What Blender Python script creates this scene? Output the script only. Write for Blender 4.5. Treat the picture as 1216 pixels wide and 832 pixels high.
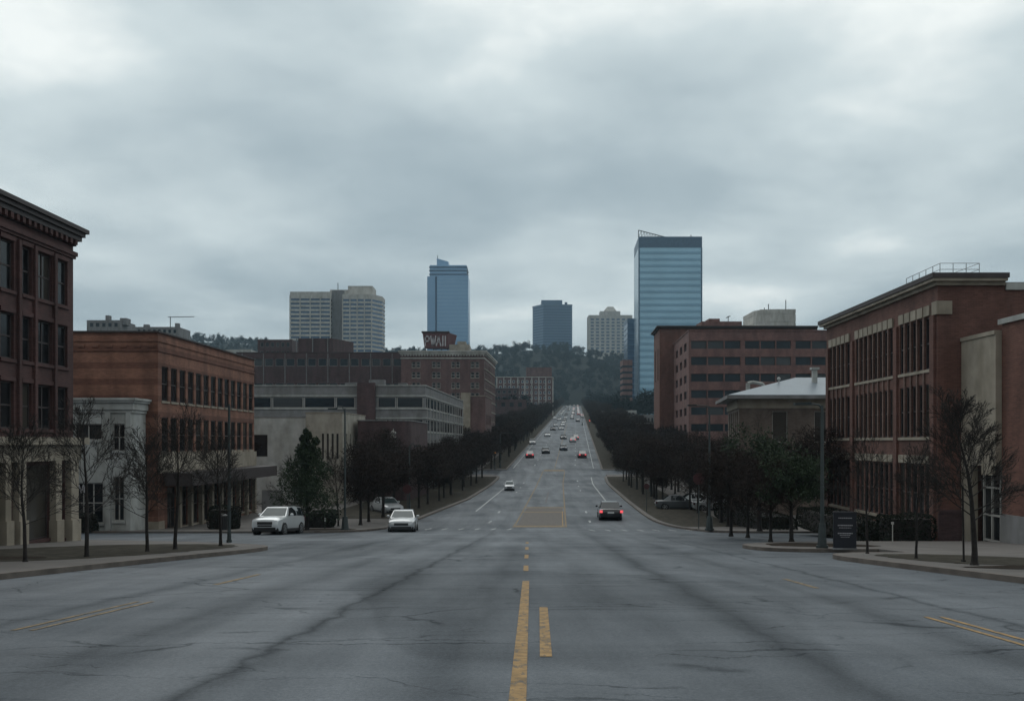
import bpy, bmesh, math, random
import numpy as np
from mathutils import Vector, Matrix

# ------------------------------------------------------------------ camera, sky, sun, exposure
for o in list(bpy.data.objects): bpy.data.objects.remove(o)
S = bpy.context.scene
COL = S.collection
CAMZ = 6.4
F = 1100.0
cd = bpy.data.cameras.new('camera'); cam = bpy.data.objects.new('camera', cd); COL.objects.link(cam)
cam.location = (0, 0, CAMZ); cam.rotation_euler = (math.pi/2, 0, 0)
cd.sensor_width = 36; cd.lens = 36*F/1216; cd.shift_y = 109/1216
cd.clip_start = 0.1; cd.clip_end = 8000
S.camera = cam

SUN_EL, SUN_AZ = 52, -22        # ahead of the camera and a little to the left
w = bpy.data.worlds.new('World'); S.world = w; w.use_nodes = True
nt = w.node_tree; N = nt.nodes; L = nt.links
for n in list(N): N.remove(n)
out = N.new('ShaderNodeOutputWorld'); bg = N.new('ShaderNodeBackground'); bg.inputs['Strength'].default_value = 0.1
sky = N.new('ShaderNodeTexSky'); sky.sky_type = 'NISHITA'; sky.sun_disc = False
sky.sun_elevation = math.radians(SUN_EL); sky.sun_rotation = math.radians(SUN_AZ)
tc = N.new('ShaderNodeTexCoord'); sep = N.new('ShaderNodeSeparateXYZ'); L.new(tc.outputs['Generated'], sep.inputs[0])
def mth(op, a, b=None, clamp=False):
    m = N.new('ShaderNodeMath'); m.operation = op; m.use_clamp = clamp
    for i, v in enumerate((a, b)):
        if v is None: continue
        if isinstance(v, (int, float)): m.inputs[i].default_value = v
        else: L.new(v, m.inputs[i])
    return m.outputs[0]
zz = mth('MAXIMUM', sep.outputs['Z'], 0.0)
den = mth('ADD', zz, 0.16)
u_ = mth('DIVIDE', sep.outputs['X'], den); v_ = mth('DIVIDE', sep.outputs['Y'], den)
cmb = N.new('ShaderNodeCombineXYZ'); L.new(u_, cmb.inputs[0]); L.new(v_, cmb.inputs[1])
def noise(vec, scale, detail, rough, loc):
    mp = N.new('ShaderNodeMapping'); mp.inputs['Location'].default_value = loc; L.new(vec, mp.inputs[0])
    n = N.new('ShaderNodeTexNoise'); n.inputs['Scale'].default_value = scale; n.inputs['Detail'].default_value = detail
    n.inputs['Roughness'].default_value = rough; n.inputs['Distortion'].default_value = 0.15
    L.new(mp.outputs[0], n.inputs['Vector']); return n.outputs['Fac']
n1 = noise(cmb.outputs[0], 0.95, 5, 0.5, (9.1, 4.7, 0)); n2 = noise(cmb.outputs[0], 0.33, 2, 0.5, (0.4, 1.2, 0))
n3 = noise(cmb.outputs[0], 2.3, 7, 0.58, (1.2, 4.7, 0))
fac = mth('ADD', mth('ADD', mth('MULTIPLY', n1, 0.52), mth('MULTIPLY', n2, 0.36)), mth('MULTIPLY', n3, 0.12))
# brighter overhead than near the horizon
fac = mth('ADD', fac, mth('SUBTRACT', mth('MULTIPLY', zz, 0.38), 0.03))
cr = N.new('ShaderNodeValToRGB'); L.new(fac, cr.inputs[0])
e = cr.color_ramp.elements
e[0].position = 0.43; e[0].color = (0.325, 0.410, 0.458, 1)
e[1].position = 0.655; e[1].color = (0.98, 1.03, 1.01, 1)
k = e.new(0.515); k.color = (0.445, 0.535, 0.575, 1)
k = e.new(0.60); k.color = (0.66, 0.75, 0.77, 1)
# pale band just above the horizon
hb = mth('SUBTRACT', 1.0, mth('MULTIPLY', zz, 9.0), True)
mixh = N.new('ShaderNodeMixRGB'); mixh.inputs[2].default_value = (0.43, 0.54, 0.58, 1)
L.new(mth('MULTIPLY', hb, 0.55), mixh.inputs[0]); L.new(cr.outputs[0], mixh.inputs[1])
sc = N.new('ShaderNodeMixRGB'); sc.blend_type = 'MULTIPLY'; sc.inputs[0].default_value = 1; sc.inputs[2].default_value = (10, 10, 10, 1)
# added dimming of the unseen sky behind the camera, darkens facades facing it
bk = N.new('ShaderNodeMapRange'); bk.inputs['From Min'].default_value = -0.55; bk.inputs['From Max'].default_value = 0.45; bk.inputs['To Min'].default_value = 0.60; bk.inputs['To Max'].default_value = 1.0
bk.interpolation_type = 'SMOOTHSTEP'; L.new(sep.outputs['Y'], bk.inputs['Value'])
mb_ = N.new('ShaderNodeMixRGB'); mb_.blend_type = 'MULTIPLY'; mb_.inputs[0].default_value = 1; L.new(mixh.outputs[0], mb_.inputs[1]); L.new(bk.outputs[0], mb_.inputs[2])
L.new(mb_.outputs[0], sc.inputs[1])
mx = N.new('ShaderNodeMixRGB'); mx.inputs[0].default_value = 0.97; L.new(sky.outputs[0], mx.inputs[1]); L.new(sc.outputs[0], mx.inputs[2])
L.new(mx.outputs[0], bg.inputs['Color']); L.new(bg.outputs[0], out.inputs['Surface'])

sd = bpy.data.lights.new('sun', 'SUN'); sd.energy = 0.5; sd.angle = math.radians(40); sd.color = (1, 0.98, 0.95)
so = bpy.data.objects.new('sun', sd); COL.objects.link(so)
el, az = math.radians(SUN_EL), math.radians(SUN_AZ)
sv = Vector((math.sin(az)*math.cos(el), math.cos(az)*math.cos(el), math.sin(el)))
so.rotation_euler = sv.to_track_quat('Z', 'Y').to_euler()
S.view_settings.view_transform = 'Standard'; S.view_settings.look = 'None'
S.view_settings.exposure = 0.0; S.view_settings.gamma = 1; S.view_settings.use_curve_mapping = False
S.cycles.max_bounces = 6; S.cycles.volume_bounces = 1; S.cycles.diffuse_bounces = 3

# ------------------------------------------------------------------ terrain profile and road line
_ys = np.arange(-120, 3201, 1.0)
def _slope(y):
    if y < 58: return -0.071
    if y < 78: return -0.071*(78-y)/20
    if y < 133: return 0
    if y < 153: return 0.054*(y-133)/20
    if y < 960: return 0.054
    if y < 985: return 0.054*(985-y)/25
    return 0
_sl = np.array([_slope(y+0.5) for y in _ys]); _z = np.concatenate([[0], np.cumsum(_sl)[:-1]])
_z -= np.interp(100, _ys, _z)
def P(y): return float(np.interp(y, _ys, _z))
def CX(y):
    if y < 68: return 0.05+0.029*y
    if y < 143: return 2.02+0.052*(y-68)
    return 5.92+0.069*(y-143)
def sst(a, b, t):
    t = min(1, max(0, (t-a)/(b-a))); return t*t*(3-2*t)
def HILL(x, y):
    k = min(1, max(0, (y-985)/330)); k = k**0.85
    amp = 86 + 20*sst(-250, -520, x) - 8*sst(40, 160, x) + 5*math.sin(x*0.013+1) + 3*math.sin(x*0.031)
    return amp*k
def G(x, y): return P(y)+HILL(x, y)
def D2Z(py, d): return CAMZ+(525-py)*d/F

# ------------------------------------------------------------------ materials
MATS = {}
def mat(name, col, rough=0.8, var=0.15, scale=1.5, metal=0.0, bump=0.0, spec=0.5, emit=None, estr=0, kind=None, col2=None, band=0, coat=0):
    if name in MATS: return MATS[name]
    m = bpy.data.materials.new(name); MATS[name] = m; m.use_nodes = True
    nt = m.node_tree; n = nt.nodes; l = nt.links; b = n['Principled BSDF']
    b.inputs['Roughness'].default_value = rough; b.inputs['Metallic'].default_value = metal
    b.inputs['Specular IOR Level'].default_value = spec
    b.inputs['Coat Weight'].default_value = coat; b.inputs['Coat Roughness'].default_value = 0.05
    geo = n.new('ShaderNodeNewGeometry')
    nz = n.new('ShaderNodeTexNoise'); nz.inputs['Scale'].default_value = scale; nz.inputs['Detail'].default_value = 4
    l.new(geo.outputs['Position'], nz.inputs['Vector'])
    r = n.new('ShaderNodeValToRGB'); r.color_ramp.elements[0].position = 0.3; r.color_ramp.elements[1].position = 0.7
    c = np.array(col); a = np.clip(c*(1-var), 0, 1); d = np.clip(c*(1+var), 0, 1)
    r.color_ramp.elements[0].color = (*a, 1); r.color_ramp.elements[1].color = (*d, 1)
    l.new(nz.outputs['Fac'], r.inputs[0]); res = r.outputs[0]
    if kind == 'brick':
        sp = n.new('ShaderNodeSeparateXYZ'); l.new(geo.outputs['Position'], sp.inputs[0])
        ad = n.new('ShaderNodeMath'); l.new(sp.outputs[0], ad.inputs[0]); l.new(sp.outputs[1], ad.inputs[1])
        cb = n.new('ShaderNodeCombineXYZ'); l.new(ad.outputs[0], cb.inputs[0]); l.new(sp.outputs[2], cb.inputs[1])
        bt = n.new('ShaderNodeTexBrick'); bt.inputs['Scale'].default_value = 1; bt.inputs['Brick Width'].default_value = 0.24
        bt.inputs['Row Height'].default_value = 0.08; bt.inputs['Mortar Size'].default_value = 0.006
        bt.inputs['Color1'].default_value = (1, 1, 1, 1); bt.inputs['Color2'].default_value = (0.62, 0.6, 0.6, 1)
        bt.inputs['Mortar'].default_value = (1.1, 1.2, 1.25, 1)
        l.new(cb.outputs[0], bt.inputs['Vector'])
        mm = n.new('ShaderNodeMixRGB'); mm.blend_type = 'MULTIPLY'; mm.inputs[0].default_value = 0.75
        l.new(res, mm.inputs[1]); l.new(bt.outputs['Color'], mm.inputs[2]); res = mm.outputs[0]
        # rain streaks and soot with a shape of their own
        ns = n.new('ShaderNodeTexNoise'); ns.inputs['Scale'].default_value = 1; ns.inputs['Detail'].default_value = 6
        mp = n.new('ShaderNodeMapping'); mp.inputs['Scale'].default_value = (0.9, 0.9, 0.22); l.new(geo.outputs['Position'], mp.inputs[0]); l.new(mp.outputs[0], ns.inputs['Vector'])
        rr = n.new('ShaderNodeValToRGB'); rr.color_ramp.elements[0].position = 0.35; rr.color_ramp.elements[0].color = (0.68, 0.66, 0.66, 1)
        rr.color_ramp.elements[1].position = 0.62; rr.color_ramp.elements[1].color = (1.05, 1.05, 1.05, 1)
        l.new(ns.outputs['Fac'], rr.inputs[0])
        m3 = n.new('ShaderNodeMixRGB'); m3.blend_type = 'MULTIPLY'; m3.inputs[0].default_value = 1
        l.new(res, m3.inputs[1]); l.new(rr.outputs[0], m3.inputs[2]); res = m3.outputs[0]
        if band:
            mo = n.new('ShaderNodeMath'); mo.operation = 'PINGPONG'; mo.inputs[1].default_value = band; l.new(sp.outputs[2], mo.inputs[0])
            gt = n.new('ShaderNodeMath'); gt.operation = 'GREATER_THAN'; gt.inputs[1].default_value = band*0.62; l.new(mo.outputs[0], gt.inputs[0])
            m2 = n.new('ShaderNodeMixRGB'); m2.blend_type = 'MULTIPLY'; m2.inputs[2].default_value = (0.66, 0.60, 0.60, 1)
            l.new(gt.outputs[0], m2.inputs[0]); l.new(res, m2.inputs[1]); res = m2.outputs[0]
    elif kind == 'stain':
        ns = n.new('ShaderNodeTexNoise'); ns.inputs['Scale'].default_value = 1; ns.inputs['Detail'].default_value = 6
        mp = n.new('ShaderNodeMapping'); mp.inputs['Scale'].default_value = (1.1, 1.1, 0.3); l.new(geo.outputs['Position'], mp.inputs[0]); l.new(mp.outputs[0], ns.inputs['Vector'])
        rr = n.new('ShaderNodeValToRGB'); rr.color_ramp.elements[0].position = 0.33; rr.color_ramp.elements[0].color = (0.72, 0.71, 0.68, 1)
        rr.color_ramp.elements[1].position = 0.6; rr.color_ramp.elements[1].color = (1, 1, 1, 1); l.new(ns.outputs['Fac'], rr.inputs[0])
        m3 = n.new('ShaderNodeMixRGB'); m3.blend_type = 'MULTIPLY'; m3.inputs[0].default_value = 1
        l.new(res, m3.inputs[1]); l.new(rr.outputs[0], m3.inputs[2]); res = m3.outputs[0]
    l.new(res, b.inputs['Base Color'])
    if bump:
        bp = n.new('ShaderNodeBump'); bp.inputs['Strength'].default_value = bump; bp.inputs['Distance'].default_value = 0.02
        n4 = n.new('ShaderNodeTexNoise'); n4.inputs['Scale'].default_value = scale*8; n4.inputs['Detail'].default_value = 5
        l.new(geo.outputs['Position'], n4.inputs['Vector']); l.new(n4.outputs['Fac'], bp.inputs['Height']); l.new(bp.outputs[0], b.inputs['Normal'])
    if emit:
        b.inputs['Emission Color'].default_value = (*emit, 1); b.inputs['Emission Strength'].default_value = estr
    return m

M_maroon = mat('maroon_brick', (0.092, 0.044, 0.041), kind='brick')
M_orange = mat('banded_brick', (0.265, 0.125, 0.084), kind='brick', band=0.55)
M_rbrick = mat('red_brick', (0.150, 0.070, 0.054), kind='brick')
M_pierb = mat('pier_brick', (0.17, 0.105, 0.085), kind='brick')
M_office = mat('office_brick', (0.20, 0.108, 0.095), kind='brick')
M_office2 = mat('tower_brick', (0.165, 0.074, 0.054), kind='brick')
M_dbrick = mat('dark_brick', (0.085, 0.050, 0.052), kind='brick')
M_hbrick = mat('hotel_brick', (0.16, 0.095, 0.09), kind='brick')
M_tanb = mat('tan_brick', (0.16, 0.122, 0.10), kind='brick')
M_beige = mat('limestone', (0.33, 0.29, 0.235), kind='stain', bump=0.2)
M_white = mat('white_paint', (0.42, 0.43, 0.42), kind='stain', bump=0.15)
M_cream = mat('cream_concrete', (0.36, 0.335, 0.29), kind='stain')
M_conc = mat('grey_concrete', (0.20, 0.20, 0.205), kind='stain')
M_tower = mat('tower_concrete', (0.50, 0.49, 0.46), kind='stain', scale=0.2)
M_roofd = mat('dark_roofing', (0.05, 0.052, 0.055))
M_trim = mat('dark_trim', (0.045, 0.035, 0.035), 0.6)
M_metal_roof = mat('pale_metal_roof', (0.19, 0.225, 0.26), 0.4, metal=0.25, var=0.06)
M_glassd = mat('dark_window_glass', (0.012, 0.014, 0.016), 0.12, var=0.5, scale=0.6, spec=0.35)
M_glassb = mat('blue_window_glass', (0.012, 0.020, 0.028), 0.12, var=0.35, scale=0.4, spec=0.35)
M_tblue = mat('tower_glass', (0.33, 0.53, 0.66), 0.22, var=0.12, scale=0.05, metal=0.45)
M_tbs = mat('tower_band_glass', (0.22, 0.38, 0.50), 0.3, var=0.1, scale=0.05, metal=0.4)
M_tblue2 = mat('pale_tower_glass', (0.30, 0.40, 0.47), 0.2, var=0.1, scale=0.05, metal=0.5)
M_tband = mat('tower_spandrel', (0.08, 0.14, 0.21), 0.4, metal=0.2)
M_navy = mat('navy_glass', (0.07, 0.13, 0.21), 0.25, metal=0.4)
M_tb4 = mat('slate_blue_glass', (0.22, 0.37, 0.54), 0.25, var=0.1, scale=0.03, metal=0.45)
M_frame = mat('window_frame_dark', (0.06, 0.05, 0.045), 0.5)
M_framew = mat('window_frame_pale', (0.36, 0.35, 0.33), 0.6)
M_steel = mat('weathered_steel', (0.055, 0.068, 0.070), 0.5, metal=0.3)
M_dsteel = mat('dark_steel', (0.03, 0.034, 0.034), 0.5)
M_rail = mat('galvanised_rail', (0.25, 0.27, 0.28), 0.45, metal=0.4)
M_bark = mat('bark', (0.020, 0.017, 0.016), 0.95, scale=9, var=0.4)
M_twig = mat('twigs', (0.024, 0.020, 0.018), 0.95, scale=5, var=0.4)
M_dryleaf = mat('dry_dark_foliage', (0.032, 0.0245, 0.022), 0.95, scale=2.5, var=0.6, spec=0.1)
M_leaf = mat('evergreen_leaf', (0.032, 0.048, 0.027), 0.8, scale=2.5, var=0.6, spec=0.2)
M_hedge = mat('hedge_leaf', (0.016, 0.020, 0.014), 0.9, scale=4, var=0.6, spec=0.15)
M_forest = mat('forest_leaf', (0.008, 0.016, 0.017), 0.95, scale=0.02, var=0.3, spec=0.1)
M_walk = mat('pavement_concrete', (0.115, 0.106, 0.10), 0.85, scale=0.8, var=0.2, bump=0.3)
M_kerb = mat('kerb_concrete', (0.12, 0.102, 0.09), 0.85, scale=2.2, var=0.3, bump=0.3)
M_grass = mat('winter_grass', (0.046, 0.042, 0.034), 0.95, scale=2.2, var=0.45, bump=0.8, spec=0.1)
M_mulch = mat('mulch', (0.030, 0.023, 0.018), 0.95, scale=6, var=0.5, bump=0.8, spec=0.1)
M_ground = mat('ground_earth', (0.015, 0.018, 0.016), 0.95, scale=0.08, var=0.35, spec=0.1)
M_tyre = mat('tyre_rubber', (0.012, 0.012, 0.013), 0.85)
M_rim = mat('alloy_rim', (0.35, 0.36, 0.37), 0.35, metal=0.8)
M_carglass = mat('car_window_glass', (0.02, 0.025, 0.028), 0.05, var=0.1, spec=0.8)
M_windsh = mat('windscreen_glass', (0.035, 0.055, 0.06), 0.28, var=0.15, spec=0.3)
M_lamp = mat('clear_lamp', (0.75, 0.75, 0.72), 0.1, emit=(1, 0.96, 0.88), estr=0.35)
M_lampoff = mat('unlit_lamp', (0.42, 0.44, 0.45), 0.1)
M_tail = mat('tail_lamp', (0.5, 0.02, 0.02), 0.2, emit=(1, 0.12, 0.14), estr=0.9)
M_plate = mat('licence_plate', (0.6, 0.62, 0.62), 0.4)
M_black = mat('black_plastic', (0.015, 0.015, 0.017), 0.5)
M_red = mat('stop_red', (0.05, 0.010, 0.012), 0.5)
M_amber = mat('amber_light', (0.8, 0.3, 0.05), 0.3, emit=(1, 0.33, 0.06), estr=1.2)
M_redl = mat('red_light', (0.6, 0.05, 0.04), 0.3, emit=(1, 0.12, 0.08), estr=2.2)
M_signm = mat('sign_maroon', (0.10, 0.04, 0.045), 0.6)
M_letter = mat('sign_letter', (0.42, 0.41, 0.43), 0.6)
M_kiosk = mat('kiosk_navy', (0.012, 0.013, 0.020), 0.4)
M_yellow = mat('yellow_paint', (0.27, 0.165, 0.06), 0.75, scale=7, var=0.35)
M_yfade = mat('faded_yellow_paint', (0.20, 0.14, 0.07), 0.8, scale=5, var=0.4)
M_wline = mat('white_road_paint', (0.48, 0.50, 0.50), 0.75, scale=7, var=0.3)
M_patch = mat('tan_median_paving', (0.095, 0.083, 0.073), 0.8, scale=3, var=0.2)
def worn(m, base, amt):
    nt = m.node_tree; n = nt.nodes; l = nt.links; b = n['Principled BSDF']; src = b.inputs['Base Color'].links[0].from_socket
    g = n.new('ShaderNodeNewGeometry'); x = n.new('ShaderNodeTexNoise'); x.inputs['Scale'].default_value = 11; x.inputs['Detail'].default_value = 8; x.inputs['Roughness'].default_value = .75
    mp = n.new('ShaderNodeMapping'); mp.inputs['Scale'].default_value = (1, .35, 1); l.new(g.outputs['Position'], mp.inputs[0]); l.new(mp.outputs[0], x.inputs['Vector'])
    r = n.new('ShaderNodeValToRGB'); r.color_ramp.elements[0].position = amt; r.color_ramp.elements[1].position = amt+.09; l.new(x.outputs['Fac'], r.inputs[0])
    mx = n.new('ShaderNodeMixRGB'); mx.inputs[1].default_value = (*base, 1); l.new(r.outputs[0], mx.inputs[0]); l.new(src, mx.inputs[2]); l.new(mx.outputs[0], b.inputs['Base Color'])
worn(M_yellow, (.085, .078, .066), .39); worn(M_yfade, (.075, .076, .074), .40); worn(M_wline, (.085, .092, .098), .44)
def varied(m, col, frac):    # some panes have a blind drawn behind the glass
    nt = m.node_tree; n = nt.nodes; l = nt.links; b = n['Principled BSDF']; src = b.inputs['Base Color'].links[0].from_socket
    oi = n.new('ShaderNodeObjectInfo'); r = n.new('ShaderNodeValToRGB'); r.color_ramp.elements[0].position = 1-frac; r.color_ramp.elements[1].position = 1.0; l.new(oi.outputs['Random'], r.inputs[0])
    mx = n.new('ShaderNodeMixRGB'); mx.inputs[2].default_value = (*col, 1); l.new(r.outputs[0], mx.inputs[0]); l.new(src, mx.inputs[1]); l.new(mx.outputs[0], b.inputs['Base Color'])
varied(M_glassd, (.06, .055, .048), .35); varied(M_glassb, (.07, .075, .078), .3)
def paint(nm, c): return mat('car_paint_'+nm, c, 0.28, var=0.04, metal=0.25, coat=0.8)

def asphalt(name, lanes):
    m = bpy.data.materials.new(name); m.use_nodes = True; nt = m.node_tree; n = nt.nodes; l = nt.links; b = n['Principled BSDF']
    geo = n.new('ShaderNodeNewGeometry'); uv = n.new('ShaderNodeUVMap'); uv.uv_map = 'UVMap'
    def M(op, a, c=None, d=None, cl=False):
        x = n.new('ShaderNodeMath'); x.operation = op; x.use_clamp = cl
        for i, v in enumerate((a, c, d)):
            if v is None: continue
            if isinstance(v, (int, float)): x.inputs[i].default_value = v
            else: l.new(v, x.inputs[i])
        return x.outputs[0]
    def NZ(vec, sc, det=5, ro=0.55, mapsc=(1, 1, 1)):
        mp = n.new('ShaderNodeMapping'); mp.inputs['Scale'].default_value = mapsc; l.new(vec, mp.inputs[0])
        x = n.new('ShaderNodeTexNoise'); x.inputs['Scale'].default_value = sc; x.inputs['Detail'].default_value = det; x.inputs['Roughness'].default_value = ro
        l.new(mp.outputs[0], x.inputs['Vector']); return x
    def RAMP(f, stops):
        r = n.new('ShaderNodeValToRGB'); l.new(f, r.inputs[0]); el = r.color_ramp.elements
        el[0].position, el[0].color = stops[0][0], (*[stops[0][1]]*3, 1); el[1].position, el[1].color = stops[-1][0], (*[stops[-1][1]]*3, 1)
        for p, v in stops[1:-1]:
            q = el.new(p); q.color = (v, v, v, 1)
        return r.outputs[0]
    P_ = geo.outputs['Position']
    sp = n.new('ShaderNodeSeparateXYZ'); l.new(uv.outputs[0], sp.inputs[0]); U, V = sp.outputs[0], sp.outputs[1]
    big = RAMP(NZ(P_, 0.12, 4).outputs['Fac'], [(0.3, 0.78), (0.7, 1.14)])
    streak = RAMP(NZ(P_, 1.0, 5, 0.6, (0.9, 0.035, 1)).outputs['Fac'], [(0.3, 0.81), (0.7, 1.13)])
    cross = RAMP(NZ(P_, 1.0, 5, 0.6, (0.05, 0.75, 1)).outputs['Fac'], [(0.32, 0.86), (0.6, 1.04)])
    fine = RAMP(NZ(P_, 26, 3, 0.7).outputs['Fac'], [(0.25, 0.80), (0.75, 1.22)])
    tot = M('MULTIPLY', M('MULTIPLY', big, streak), M('MULTIPLY', fine, cross))
    # cracks: warped voronoi edges, stretched across the road, and only in places
    wv = NZ(P_, 0.9, 5, 0.6)
    add = n.new('ShaderNodeMixRGB'); add.blend_type = 'ADD'; add.inputs[0].default_value = 1.0
    sc2 = n.new('ShaderNodeMixRGB'); sc2.blend_type = 'MULTIPLY'; sc2.inputs[0].default_value = 1; sc2.inputs[2].default_value = (0.9, 1.1, 0, 1)
    l.new(wv.outputs['Color'], sc2.inputs[1]); l.new(P_, add.inputs[1]); l.new(sc2.outputs[0], add.inputs[2])
    def cracks(scale, msc, width, mask_sc, m0, m1, dark, off):
        mp = n.new('ShaderNodeMapping'); mp.inputs['Scale'].default_value = msc; mp.inputs['Location'].default_value = off; l.new(add.outputs[0], mp.inputs[0])
        vo = n.new('ShaderNodeTexVoronoi'); vo.feature = 'DISTANCE_TO_EDGE'; vo.inputs['Scale'].default_value = scale; l.new(mp.outputs[0], vo.inputs['Vector'])
        c = RAMP(vo.outputs['Distance'], [(0.0, 0.0), (width, 1.0)])
        mk = RAMP(NZ(P_, mask_sc, 3, 0.5, (1, 1.6, 1)).outputs['Fac'], [(m0, 0.0), (m1, 1.0)])
        inv = M('MULTIPLY', M('SUBTRACT', 1.0, c), M('MULTIPLY', mk, dark))
        return M('SUBTRACT', 1.0, inv)
    tot = M('MULTIPLY', tot, cracks(1.0, (0.13, 0.42, 0), 0.009, 0.22, 0.45, 0.55, 0.55, (0.3, 0.1, 0)))
    tot = M('MULTIPLY', tot, cracks(1.0, (0.45, 1.3, 0), 0.016, 0.35, 0.54, 0.62, 0.5, (4.3, 2.1, 0)))
    tot = M('MULTIPLY', tot, cracks(1.0, (0.05, 0.95, 0), 0.016, 0.4, 0.48, 0.58, 0.5, (1.3, 7.1, 0)))
    if lanes:
        wob = M('MULTIPLY', M('SUBTRACT', NZ(P_, 0.35, 4, 0.6).outputs['Fac'], 0.5), 0.9)
        wob2 = M('MULTIPLY', M('SUBTRACT', NZ(P_, 0.9, 4, 0.6).outputs['Fac'], 0.5), 0.6)
        fade = M('ADD', M('MULTIPLY', M('SUBTRACT', 1.0, M('DIVIDE', M('SUBTRACT', V, 25.0), 45.0), None, True), 0.8), 0.2)
        fade = M('MINIMUM', fade, 1.0)
        def seam(x0, wd, dark, wb):
            dd = M('ABSOLUTE', M('SUBTRACT', M('ADD', U, wb), x0))
            g = M('SUBTRACT', 1.0, M('DIVIDE', dd, wd), None, True)
            g = M('MULTIPLY', M('MULTIPLY', g, g), fade)
            return M('SUBTRACT', 1.0, M('MULTIPLY', g, dark))
        tot = M('MULTIPLY', tot, seam(-3.05, 0.2, 0.42, wob2))
        tot = M('MULTIPLY', tot, seam(-3.0, 0.8, 0.28, wob)); tot = M('MULTIPLY', tot, seam(2.75, 0.8, 0.42, wob))
        tot = M('MULTIPLY', tot, seam(-0.9, 0.9, 0.2, wob)); tot = M('MULTIPLY', tot, seam(-5.0, 0.8, 0.25, wob))
        tot = M('MULTIPLY', tot, seam(4.9, 0.8, 0.28, wob)); tot = M('MULTIPLY', tot, seam(6.4, 0.2, 0.4, wob2)); tot = M('MULTIPLY', tot, seam(-7.4, 0.6, 0.3, wob))
    pt = RAMP(NZ(P_, 0.16, 1, 0.3, (1.0, 0.45, 1)).outputs['Fac'], [(0.60, 1.0), (0.612, 0.84)]); tot = M('MULTIPLY', tot, pt)
    gr = RAMP(NZ(P_, 90, 2, 0.8).outputs['Fac'], [(0.3, 0.82), (0.7, 1.2)]); tot = M('MULTIPLY', tot, gr)
    colm = n.new('ShaderNodeMixRGB'); colm.blend_type = 'MULTIPLY'; colm.inputs[0].default_value = 1; colm.inputs[1].default_value = (0.064, 0.079, 0.096, 1)
    l.new(tot, colm.inputs[2]); l.new(colm.outputs[0], b.inputs['Base Color'])
    rg = RAMP(NZ(P_, 0.5, 4, 0.6, (1, 0.2, 1)).outputs['Fac'], [(0.3, 0.52), (0.7, 0.75)]); l.new(rg, b.inputs['Roughness'])
    l.new(M('MULTIPLY', M('MULTIPLY', tot, tot), 0.6), b.inputs['Specular IOR Level'])
    bp = n.new('ShaderNodeBump'); bp.inputs['Strength'].default_value = 0.6; bp.inputs['Distance'].default_value = 0.01
    l.new(NZ(P_, 60, 3, 0.7).outputs['Fac'], bp.inputs['Height']); l.new(bp.outputs[0], b.inputs['Normal'])
    return m
M_asph = asphalt('asphalt', True); M_asph2 = asphalt('side_asphalt', False)

# ------------------------------------------------------------------ mesh helpers
class MB:
    def __init__(s): s.v = []; s.f = []; s.m = []
    def add(s, vs, fs, mi=0):
        b = len(s.v); s.v.extend([tuple(v) for v in vs]); s.f.extend([tuple(b+i for i in f) for f in fs]); s.m.extend([mi]*len(fs)); return s
    def box(s, x0, x1, y0, y1, z0, z1, mi=0):
        return s.add([(x0,y0,z0),(x1,y0,z0),(x1,y1,z0),(x0,y1,z0),(x0,y0,z1),(x1,y0,z1),(x1,y1,z1),(x0,y1,z1)],
                     [(0,3,2,1),(4,5,6,7),(0,1,5,4),(1,2,6,5),(2,3,7,6),(3,0,4,7)], mi)
    def prism(s, pts, z0, z1, mi=0):        # CCW footprint
        n = len(pts); vs = [(x,y,z0) for x,y in pts]+[(x,y,z1) for x,y in pts]
        fs = [tuple(range(n-1,-1,-1)), tuple(range(n,2*n))]+[(i,(i+1)%n,n+(i+1)%n,n+i) for i in range(n)]
        return s.add(vs, fs, mi)
    def tube(s, a, b, r0, r1=None, n=6, caps=True, mi=0):
        a = Vector(a); b = Vector(b); r1 = r0 if r1 is None else r1; d = (b-a)
        if d.length < 1e-6: return s
        d.normalize(); u = d.orthogonal().normalized(); w_ = d.cross(u)
        vs = []
        for c, r in ((a, r0), (b, r1)):
            for k in range(n):
                t = 2*math.pi*k/n; vs.append(c+u*(r*math.cos(t))+w_*(r*math.sin(t)))
        fs = [(i,(i+1)%n,n+(i+1)%n,n+i) for i in range(n)]
        if caps: fs += [tuple(range(n-1,-1,-1)), tuple(range(n,2*n))]
        return s.add(vs, fs, mi)
    def poly(s, pts, rad, n=6, mi=0):
        for i in range(len(pts)-1):
            r0 = rad[i] if isinstance(rad, (list, tuple)) else rad; r1 = rad[i+1] if isinstance(rad, (list, tuple)) else rad
            s.tube(pts[i], pts[i+1], r0, r1, n, True, mi)
        return s
    def ball(s, c, r, seg=8, rings=6, mi=0, sq=(1,1,1)):
        vs = []; fs = []
        for i in range(rings+1):
            th = math.pi*i/rings
            for j in range(seg):
                ph = 2*math.pi*j/seg; vs.append((c[0]+r*sq[0]*math.sin(th)*math.cos(ph), c[1]+r*sq[1]*math.sin(th)*math.sin(ph), c[2]+r*sq[2]*math.cos(th)))
        for i in range(rings):
            for j in range(seg): fs.append((i*seg+j,(i+1)*seg+j,(i+1)*seg+(j+1)%seg,i*seg+(j+1)%seg))
        return s.add(vs, fs, mi)
    def mesh(s, name, mats, smooth=False):
        me = bpy.data.meshes.new(name); me.from_pydata(s.v, [], s.f)
        for m in (mats if isinstance(mats, (list, tuple)) else [mats]): me.materials.append(m)
        if any(s.m): me.polygons.foreach_set('material_index', s.m)
        if smooth: me.polygons.foreach_set('use_smooth', [True]*len(me.polygons))
        me.update(); return me
    def build(s, name, mats, parent=None, smooth=False):
        return link(name, s.mesh(name, mats, smooth), parent)
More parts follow.
